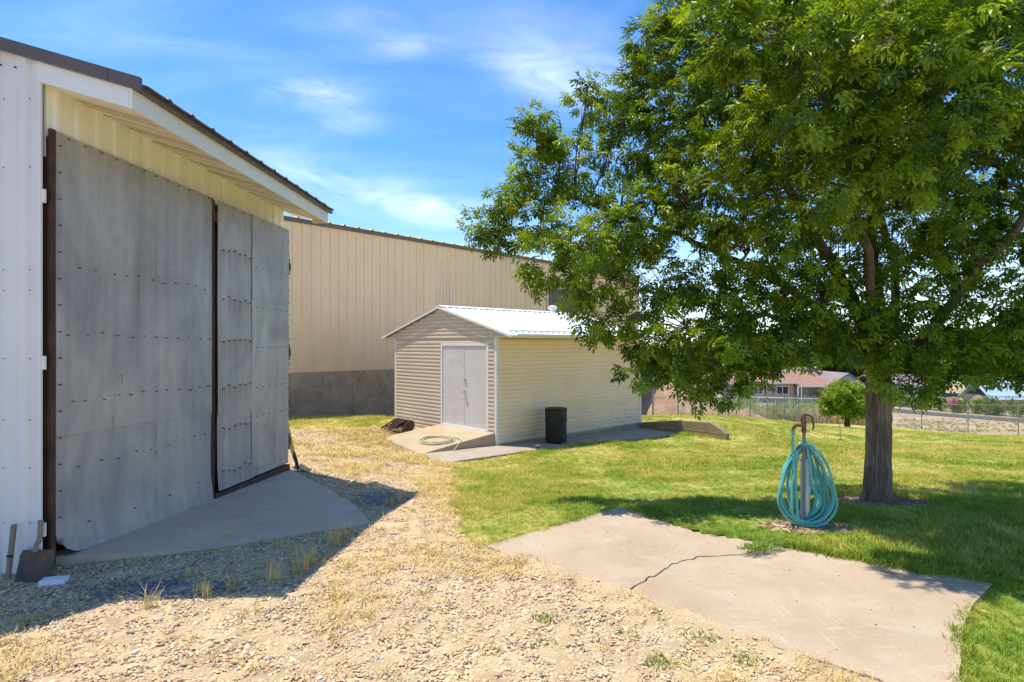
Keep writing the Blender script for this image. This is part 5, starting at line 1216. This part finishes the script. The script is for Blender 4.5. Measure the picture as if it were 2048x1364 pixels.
# far trees
FCL = {n: clumps(m, 34, .55, .36, .20, 'f') for n, m in (('b', m_bush), ('d', m_dkleaf), ('h', m_hedge))}
for (px, Y, Ht, R, c, name, label) in ((1395, 92, 8.5, 3.6, 'b', 'leafy_tree', 'bright green tree behind the left end of the red-roofed house'), (1475, 88, 10, 4.2, 'b', 'leafy_tree', 'tall bright green tree rising over the middle of the red-roofed house'),
        (1560, 96, 9.0, 4.2, 'd', 'dark_tree', 'dark green tree directly behind the red-roofed house ridge'), (1650, 95, 9.5, 4.2, 'd', 'dark_tree', 'dark green tree behind the grey gabled garage'),
        (1725, 98, 10.5, 4.6, 'h', 'yellow_green_tree', 'yellow-green tree between the garage and the white building'), (1850, 92, 9.0, 4.6, 'd', 'dark_tree', 'dark tree behind the small white building'), (1950, 86, 9.5, 4.4, 'b', 'leafy_tree', 'green tree between the white building and the blue-roofed shed'),
        (2030, 76, 9.5, 4.2, 'h', 'yellow_green_tree', 'yellow-green tree standing over the blue-roofed shed'), (1310, 110, 7, 4.4, 'd', 'dark_tree', 'low dark tree far beyond the reddish soil heap'), (2150, 70, 11, 4.6, 'd', 'dark_tree', 'dark tree at the right beyond the blue-roofed shed')):
    x = (px-CX)/F*Y; b = (x, float(Y), tz(x, Y)-.1)
    simple_tree(name, label, 'tree', b, Ht, Ht*.22, .22, ball_lobes(R, Ht*.30, Ht*.86, 22, int(px), (.32, .5)), None, 8.5, 'trees beyond the fence', cl=FCL[c], sc=(.9, 1.5))

# ================================================================== small things
def loc_on(px, py): return G(px, py)
m_teal = material('teal_hose', [(0.3, (0.08, 0.36, 0.33)), (0.7, (0.16, 0.49, 0.45))], 7, 0.38, spec=0.5, world=True)
m_hrust = material('rusty_red_iron', [(0.3, (0.16, 0.055, 0.035)), (0.6, (0.27, 0.11, 0.075)), (0.8, (0.36, 0.18, 0.12))], 22, 0.8, 0.3, 90, world=True)
m_pipe = material('grey_brown_pipe', [(0.3, (0.20, 0.165, 0.145)), (0.7, (0.32, 0.28, 0.25))], 14, 0.7, world=True)
m_pvc = material('white_plastic_pipe', [(0.3, (0.66, 0.63, 0.62)), (0.7, (0.76, 0.73, 0.72))], 5, 0.45, world=True)
hz0 = tz(HYD.x, HYD.y)
hyd = thing('yard_hydrant', 'rusty lever-handled water hydrant on a grey pipe beside a white post', 'hydrant', (HYD.x-.012, HYD.y, hz0))
MB().tube([(0, 0, -.1), (0, 0, .86)], .0135, 12).lathe([(.02, .60), (.02, .63)], 12).build('pipe', m_pipe, hyd, smooth=False)
MB().tube([(.036, .045, -.1), (.026, .045, .60)], [.042, .036], 20).build('post', m_pvc, hyd)
MB().lathe([(.014, .84), (.021, .85), (.022, .875), (.018, .88), (.018, .92), (.021, .93), (.020, .955), (.010, .965), (.008, .985)], 14).tube([(0, 0, .905), (-.05, -.005, .91), (-.085, -.01, .905), (-.097, -.012, .885), (-.103, -.013, .862)], [.017, .015, .016, .015, .014], 10).lathe([(.019, .0), (.019, .014)], 10, (-.104, -.013, .852)).build('head', m_hrust, hyd, smooth=False, bevel=.001)
MB().tube([(-.022, 0, .925), (-.012, 0, .985), (.0, 0, 1.005), (.045, 0, .998), (.072, 0, .985), (.082, 0, .94), (.088, 0, .89), (.070, 0, .862)], [.009, .012, .013, .009, .009, .009, .008, .005], 8).box(-.025, .018, -.006, .006, .92, .99).build('handle', m_hrust, hyd, smooth=False)
MB().tube([(.012, -.012, .865), (.03, -.016, .858), (.05, -.012, .866)], .004, 6).box(.006, .018, -.022, -.006, .70, .716).build('linkage', m_pipe, hyd)
MB().tube([(-.012, -.014, .735), (-.06, -.03, .712), (-.085, -.035, .70)], .008, 6).tube([(.02, .05, .725), (.075, .03, .705), (.10, .02, .675)], .010, 6).build('hook', m_hrust, hyd)
hose = MB(); rr = random.Random(4)
W_ = [(.255, .27, .745, .015), (.235, .235, .735, .03), (.215, .275, .725, .02), (.16, .22, .72, .05), (.13, .17, .715, .04), (.20, .125, .71, .06), (.09, .25, .72, .03), (.24, .20, .74, .045), (.07, .14, .70, .07)]
for i, (wl, wr, top, bot) in enumerate(W_):
    pth = []; yo = -.035+.017*i-(0.02 if i % 3 == 0 else 0); ph = rr.uniform(-.15, .15); tw = rr.uniform(-.06, .06)
    for j in range(44):
        t = 2*PI*j/44; s, c = math.sin(t), math.cos(t); w = wr if s > 0 else wl
        x = w*s*(1-.42*c)*.84+ph*.05*math.sin(2*t)+.010*math.sin(3*t+i*2)+.006*math.sin(7*t+i); z = (top+bot)/2+(top-bot)/2*c+.012*math.sin(2*t+i)
        lay = (z-bot) < .06
        pth.append((x, yo*(1-.6*(c > .8))+tw*s+(.10 if False else 0)-.03*(1-c)*.5*(1 if i % 2 else -.4), max(z, .014+.006*(i % 3))))
    hose.tube(pth, .0122, 8, closed=True)
hose.tube(smooth_path([Vector(p) for p in ((-.104, -.013, .86), (-.112, -.03, .82), (-.125, -.045, .74), (-.118, -.055, .60), (-.105, -.06, .40), (-.092, -.06, .22), (-.085, -.055, .12), (-.05, -.03, .03), (.05, -.06, .016), (.16, -.05, .02))]), .0122, 8)
hose.tube(smooth_path([Vector(p) for p in ((.02, -.02, .70), (.03, -.05, .55), (.05, -.06, .36), (.11, -.06, .27), (.115, -.05, .20), (.06, -.02, .11), (.01, .02, .05))]), .0122, 8)
o = hose.build('garden_hose', m_teal, smooth=True); o.location = (HYD.x-.012, HYD.y, hz0+.004); tag(o, 'teal garden hose hung in long loops on the hydrant', 'hose')
m_brass = material('brass', [(0.3, (0.35, 0.24, 0.08)), (0.7, (0.5, 0.36, 0.14))], 9, 0.4, metal=0.8)
MB().tube([(-.104, -.013, .868), (-.108, -.022, .835)], .0165, 10).build('coupling', m_brass, o)

# hose coiled on the ramp
m_pgreen = material('pale_green_hose', [(0.3, (0.27, 0.30, 0.17)), (0.5, (0.42, 0.43, 0.28)), (0.7, (0.52, 0.50, 0.36))], 2, 0.5, world=True)
coil = MB(); path = []
for k in range(5*36):
    t = 2*PI*k/36; lap = k/36; rx = .42-.02*lap+.03*math.sin(lap*2.3); cx_ = -1.33+.03*math.sin(lap*3); cy_ = .80+.035*math.cos(lap*2)
    x, y = cx_+rx*.92*math.cos(t), cy_+(rx+.10)*math.sin(t); path.append((x, y, ramp_z(x, y)+.016+.016*(k//36 % 3)+.008*math.sin(t*3+lap)))
last = Vector(path[-1])
path = [Vector(p) for p in path]+smooth_path([last, Vector((-.92, .55, ramp_z(-.92, .55)+.02)), Vector((-1.0, .22, ramp_z(-1.0, .22)+.02)), Vector((-1.22, .03, ramp_z(-1.2, .06)-.02)), Vector((-1.5, -.08, .06+tz(*shed_w(-1.5, -.08))-SZ)), Vector((-1.62, -.12, .05+tz(*shed_w(-1.62, -.12))-SZ))])[1:]
coil.tube(path, .0125, 7); o = coil.build('coiled_hose', m_pgreen, smooth=True); o.location = (SHED_C.x, SHED_C.y, SZ); o.rotation_euler = (0, 0, SHED_A); tag(o, 'pale green garden hose coiled flat on the concrete ramp', 'hose')

# barrel
m_black = material('black_barrel_steel', [(0.3, (0.010, 0.009, 0.009)), (0.7, (0.022, 0.018, 0.016))], 4, 0.6, world=True)
bp_ = G(1112, 884); bz0 = tz(bp_.x, bp_.y)+.03
bar = thing('barrel', 'black steel barrel standing on the walkway by the shed', 'barrel', (bp_.x, bp_.y, bz0))
MB().lathe([(.285, 0), (.298, .006), (.298, .02), (.288, .03), (.288, .27), (.297, .285), (.288, .30), (.286, .535)], 40).build('body', m_black, bar, smooth=False)
MB().lathe([(.287, .53), (.303, .54), (.303, .56), (.294, .575), (.294, .855), (.300, .865), (.300, .885), (.285, .89)], 40).lathe([(.284, .872), (.284, .878)], 40).build('upper_half', m_black, bar, smooth=False)
# toothed bucket by the corner
m_brown_rust = material('brown_rust', [(0.3, (0.060, 0.032, 0.022)), (0.6, (0.12, 0.065, 0.042)), (0.8, (0.20, 0.12, 0.08))], 6, 0.85, 0.3, 40, world=True)
q = G(795, 864); bk = thing('digger_bucket', 'rusty brown toothed digger bucket lying on dry grass at the shed corner', 'bucket', (q.x, q.y, q.z), math.radians(42))
prof = [(-.10, .02), (.10, .0), (.28, .05), (.36, .17), (.34, .30), (.22, .36), (.20, .33), (.31, .27), (.32, .17), (.25, .08), (.09, .03), (-.10, .05)]
MB().prism(prof, 'y', -.32, .32).build('shell', m_brown_rust, bk)
for s_ in (-1, 1): MB().prism([(-.12, .02), (.10, .0), (.28, .05), (.36, .17), (.34, .30), (.22, .36), (.05, .26)], 'y', s_*.33-.012, s_*.33+.012).build('side_plate', m_brown_rust, bk)
tm = MB().add([(-.12, -.025, .02), (-.12, .025, .02), (-.12, .025, .06), (-.12, -.025, .06), (-.48, -.012, -.005), (-.48, .012, -.005), (-.48, .012, .012), (-.48, -.012, .012)], [(0, 1, 2, 3), (7, 6, 5, 4), (1, 0, 4, 5), (2, 1, 5, 6), (3, 2, 6, 7), (0, 3, 7, 4)]).mesh('tooth', m_brown_rust)
for yy in (-.29, -.10, .10, .29): link('tooth', tm, bk, T(0, yy, .0))
tm2 = MB().box(-.30, .24, -.018, .018, .30, .335).mesh('bar', m_brown_rust)
for yy in (-.24, -.08, .08, .24): link('bar', tm2, bk, T(0, yy, .02) @ Matrix.Rotation(-.45, 4, 'Y') @ T(0, 0, -.06))
MB().tube([(-.2, -.34, .16), (-.2, .34, .16)], .02, 8).build('cross_bar', m_brown_rust, bk)

# shovels by the far end of the doors
m_yel = material('yellow_handle', [(0.3, (0.50, 0.36, 0.05)), (0.7, (0.62, 0.47, 0.09))], 5, 0.5, world=True)
m_woodh = material('grey_wood_handle', [(0.3, (0.20, 0.16, 0.12)), (0.7, (0.32, 0.27, 0.21))], 8, 0.8, stretch=(1, 1, .2))
m_blade = material('dark_blade_steel', [(0.3, (0.020, 0.018, 0.018)), (0.7, (0.05, 0.042, 0.038))], 8, 0.6)
def plate(cx, cy, cz, w, h, rot, curve=.02, n=6, shape=None):
    vs = []
    for lay in (0, 1):
        for j in range(n+1):
            for i in range(n+1):
                u, v = -1+2*i/n, j/n; ww = w/2*(shape(v) if shape else 1); vs.append(rot @ Vector((u*ww, curve*(u*u-.5)+.004*lay+.01*v, v*h))+Vector((cx, cy, cz)))
    m_ = (n+1)**2; fs = []
    for j in range(n):
        for i in range(n):
            k = j*(n+1)+i; fs += [(k, k+1, k+n+2, k+n+1), (m_+k+1, m_+k, m_+k+n+1, m_+k+n+2)]
    ring = [i for i in range(n+1)]+[j*(n+1)+n for j in range(1, n+1)]+[n*(n+1)+i for i in range(n-1, -1, -1)]+[j*(n+1) for j in range(n-1, 0, -1)]
    for a, b in zip(ring, ring[1:]+ring[:1]): fs.append((b, a, m_+a, m_+b))
    return vs, fs
g1 = G(612, 955); Ys = g1.y
def shovel(name, label, tip, neck, top, hm, blade_dir):
    t = thing(name, label, 'shovel', tip); tip = Vector(tip); nk = Vector(neck)-tip; tp = Vector(top)-tip; m1 = nk+(tp-nk)*.35
    MB().tube(smooth_path([nk+Vector((0, 0, -.02)), nk+(tp-nk)*.10+Vector((.012, 0, 0)), nk+(tp-nk)*.32], 4), [.018, .019, .019, .0185, .018, .0175, .017, .017, .017], 8).build('socket', m_blade, t)
    MB().tube([nk+(tp-nk)*.31, tp], .0165, 8).build('handle', hm, t)
    d = Vector(blade_dir); rot = Matrix((d.cross(Vector((0, 0, 1))).normalized(), d.cross(d.cross(Vector((0, 0, 1)))).normalized()*-1, d)).transposed()
    MB().add(*plate(0, 0, 0, .20, (nk).length*1.0, rot, .02)).build('blade', m_blade, t)
A_ = P(616, 956, 8.55); A_.z = tz(A_.x, A_.y)+.02; N1 = P(595, 936, 8.6)
shovel('shovel', 'yellow-handled shovel with dark blade leaning on the end of the doors', A_, N1, P(573, 838, 8.75), m_yel, (N1-A_).normalized())
B_ = P(604, 948, 8.75); B_.z = tz(B_.x, B_.y)+.02; N2 = P(592, 932, 8.8)
shovel('shovel', 'grey wooden-handled shovel leaning behind the yellow-handled one', B_, N2, P(574, 868, 8.9), m_woodh, (N2-B_).normalized())
# square shovel and bar by the gable wall
Yq = 4.27; c0 = P(62, 1174, Yq); c0.z = tz(c0.x, c0.y)-.01
m_srust = material('rusted_shovel_steel', [(0.35, (0.055, 0.048, 0.046)), (0.5, (0.10, 0.07, 0.055)), (0.62, (0.26, 0.115, 0.05)), (0.8, (0.10, 0.08, 0.07))], 4.5, 0.75, 0.3, 50)
sq = thing('square_shovel', 'rusty square-bladed shovel with short handle standing against the white wall', 'shovel', c0, 0.05)
rotq = Matrix.Rotation(-0.22, 3, 'X')
MB().add(*plate(0, 0, 0, .250, .235, rotq, .018, shape=lambda v: 1.0-.06*v-.10*max(0, v-.9)/.1)).build('blade', m_srust, sq)
MB().tube(smooth_path([Vector((-.004, .045, .215)), Vector((-.006, .058, .26)), Vector((.012, .068, .31)), Vector((.013, .075, .435))], 3), [.015, .016, .017, .0175, .018, .018, .018, .018, .0185, .019], 10).build('handle', m_woodh, sq)
c1 = P(6, 1174, 4.28); c1.z = tz(c1.x, c1.y)
st_ = thing('wooden_stake', 'weathered wooden stake with a bolt leaning on the white wall', 'stake', c1, 0.0)
MB().prism([(-.014, 0), (.014, 0), (.062, .40), (.030, .40)], 'y', .03, .05).build('shaft', m_woodh, st_); MB().box(.005, .05, .022, .03, .165, .185).build('bolt', m_rust, st_)
q = G(108, 1170); bx = thing('white_block', 'small white foam block lying on the gravel by the rusty square shovel', 'block', (q.x, q.y, q.z+.005), 0.25)
m_foam = material('white_foam', [(0.3, (0.70, 0.70, 0.74)), (0.7, (0.78, 0.78, 0.82))], 9, 0.7)
MB().box(-.078, .078, -.045, .045, 0, .036).build('block', m_foam, bx, bevel=.004)
# sprinkler head and marker stake
q = G(1076, 903); sp_ = thing('sprinkler_head', 'small black and white sprinkler head at the lawn edge by the walkway', 'sprinkler', (q.x, q.y, q.z))
MB().tube([(0, 0, -.05), (0, 0, .12)], .018, 8).build('riser', m_black, sp_); MB().lathe([(.03, .12), (.035, .14), (.02, .165)], 10).box(-.09, .09, -.012, .012, .13, .15).build('nozzle', m_steel, sp_)
q = G(1682, 881); ms_ = thing('marker_stake', 'thin grey steel stake standing in the lawn near the small round tree', 'stake', (q.x, q.y, q.z))
MB().tube([(0, 0, -.1), (-.05, 0, .62)], .012, 6).build('rod', m_galvpost, ms_); MB().box(-.06, .07, -.05, .05, 0, .03).build('foot', m_black, ms_)
# tall straw tufts along the gravel and the apron
TUFT_LABELS = ['fullest straw tuft on the sunlit edge of the building shade', 'straw tuft just behind the fullest one on the shade edge', 'straw tuft left of the fullest one, on the gravel', 'straw stems beside the blue-grey pebbles, right of their middle',
    'short straw stems touching the right end of the blue-grey pebbles', 'straw tuft in front of the blue-grey pebbles, nearest the square shovel', 'straw tuft where the apron edge meets the sunlit gravel', 'straw tuft at the pointed tip of the concrete apron', 'small pale straw tuft halfway along the front edge of the apron',
    'straw tuft at the far tip of the building shade', 'smaller straw tuft beside the one at the far shade tip', 'low straw tuft between the blue-grey pebbles and the shade edge']
STALK = [proto('stalk_%d' % i, blade_tuft(700+i, 34, 0.22, 0.06, 0.0045, 0.9), m_straw) for i in range(3)]
for i, (px, py, s) in enumerate(((600, 1148, 1.0), (620, 1132, .8), (545, 1165, .9), (400, 1190, .7), (415, 1195, .6), (300, 1218, .7), (668, 1092, .9), (690, 1078, .8), (455, 1078, .6), (800, 1005, .9), (780, 1012, .7), (460, 1185, .7))):
    q = G(px, py); st2 = STALK[i % 3].copy(); COL.objects.link(st2); st2.name = 'dry_grass_tuft'; st2.location = q; st2.rotation_euler = (0, 0, i*1.3); st2.scale = (s, s, s)
    tag(st2, TUFT_LABELS[i], 'grass tuft', 'straw tufts in the gravel')
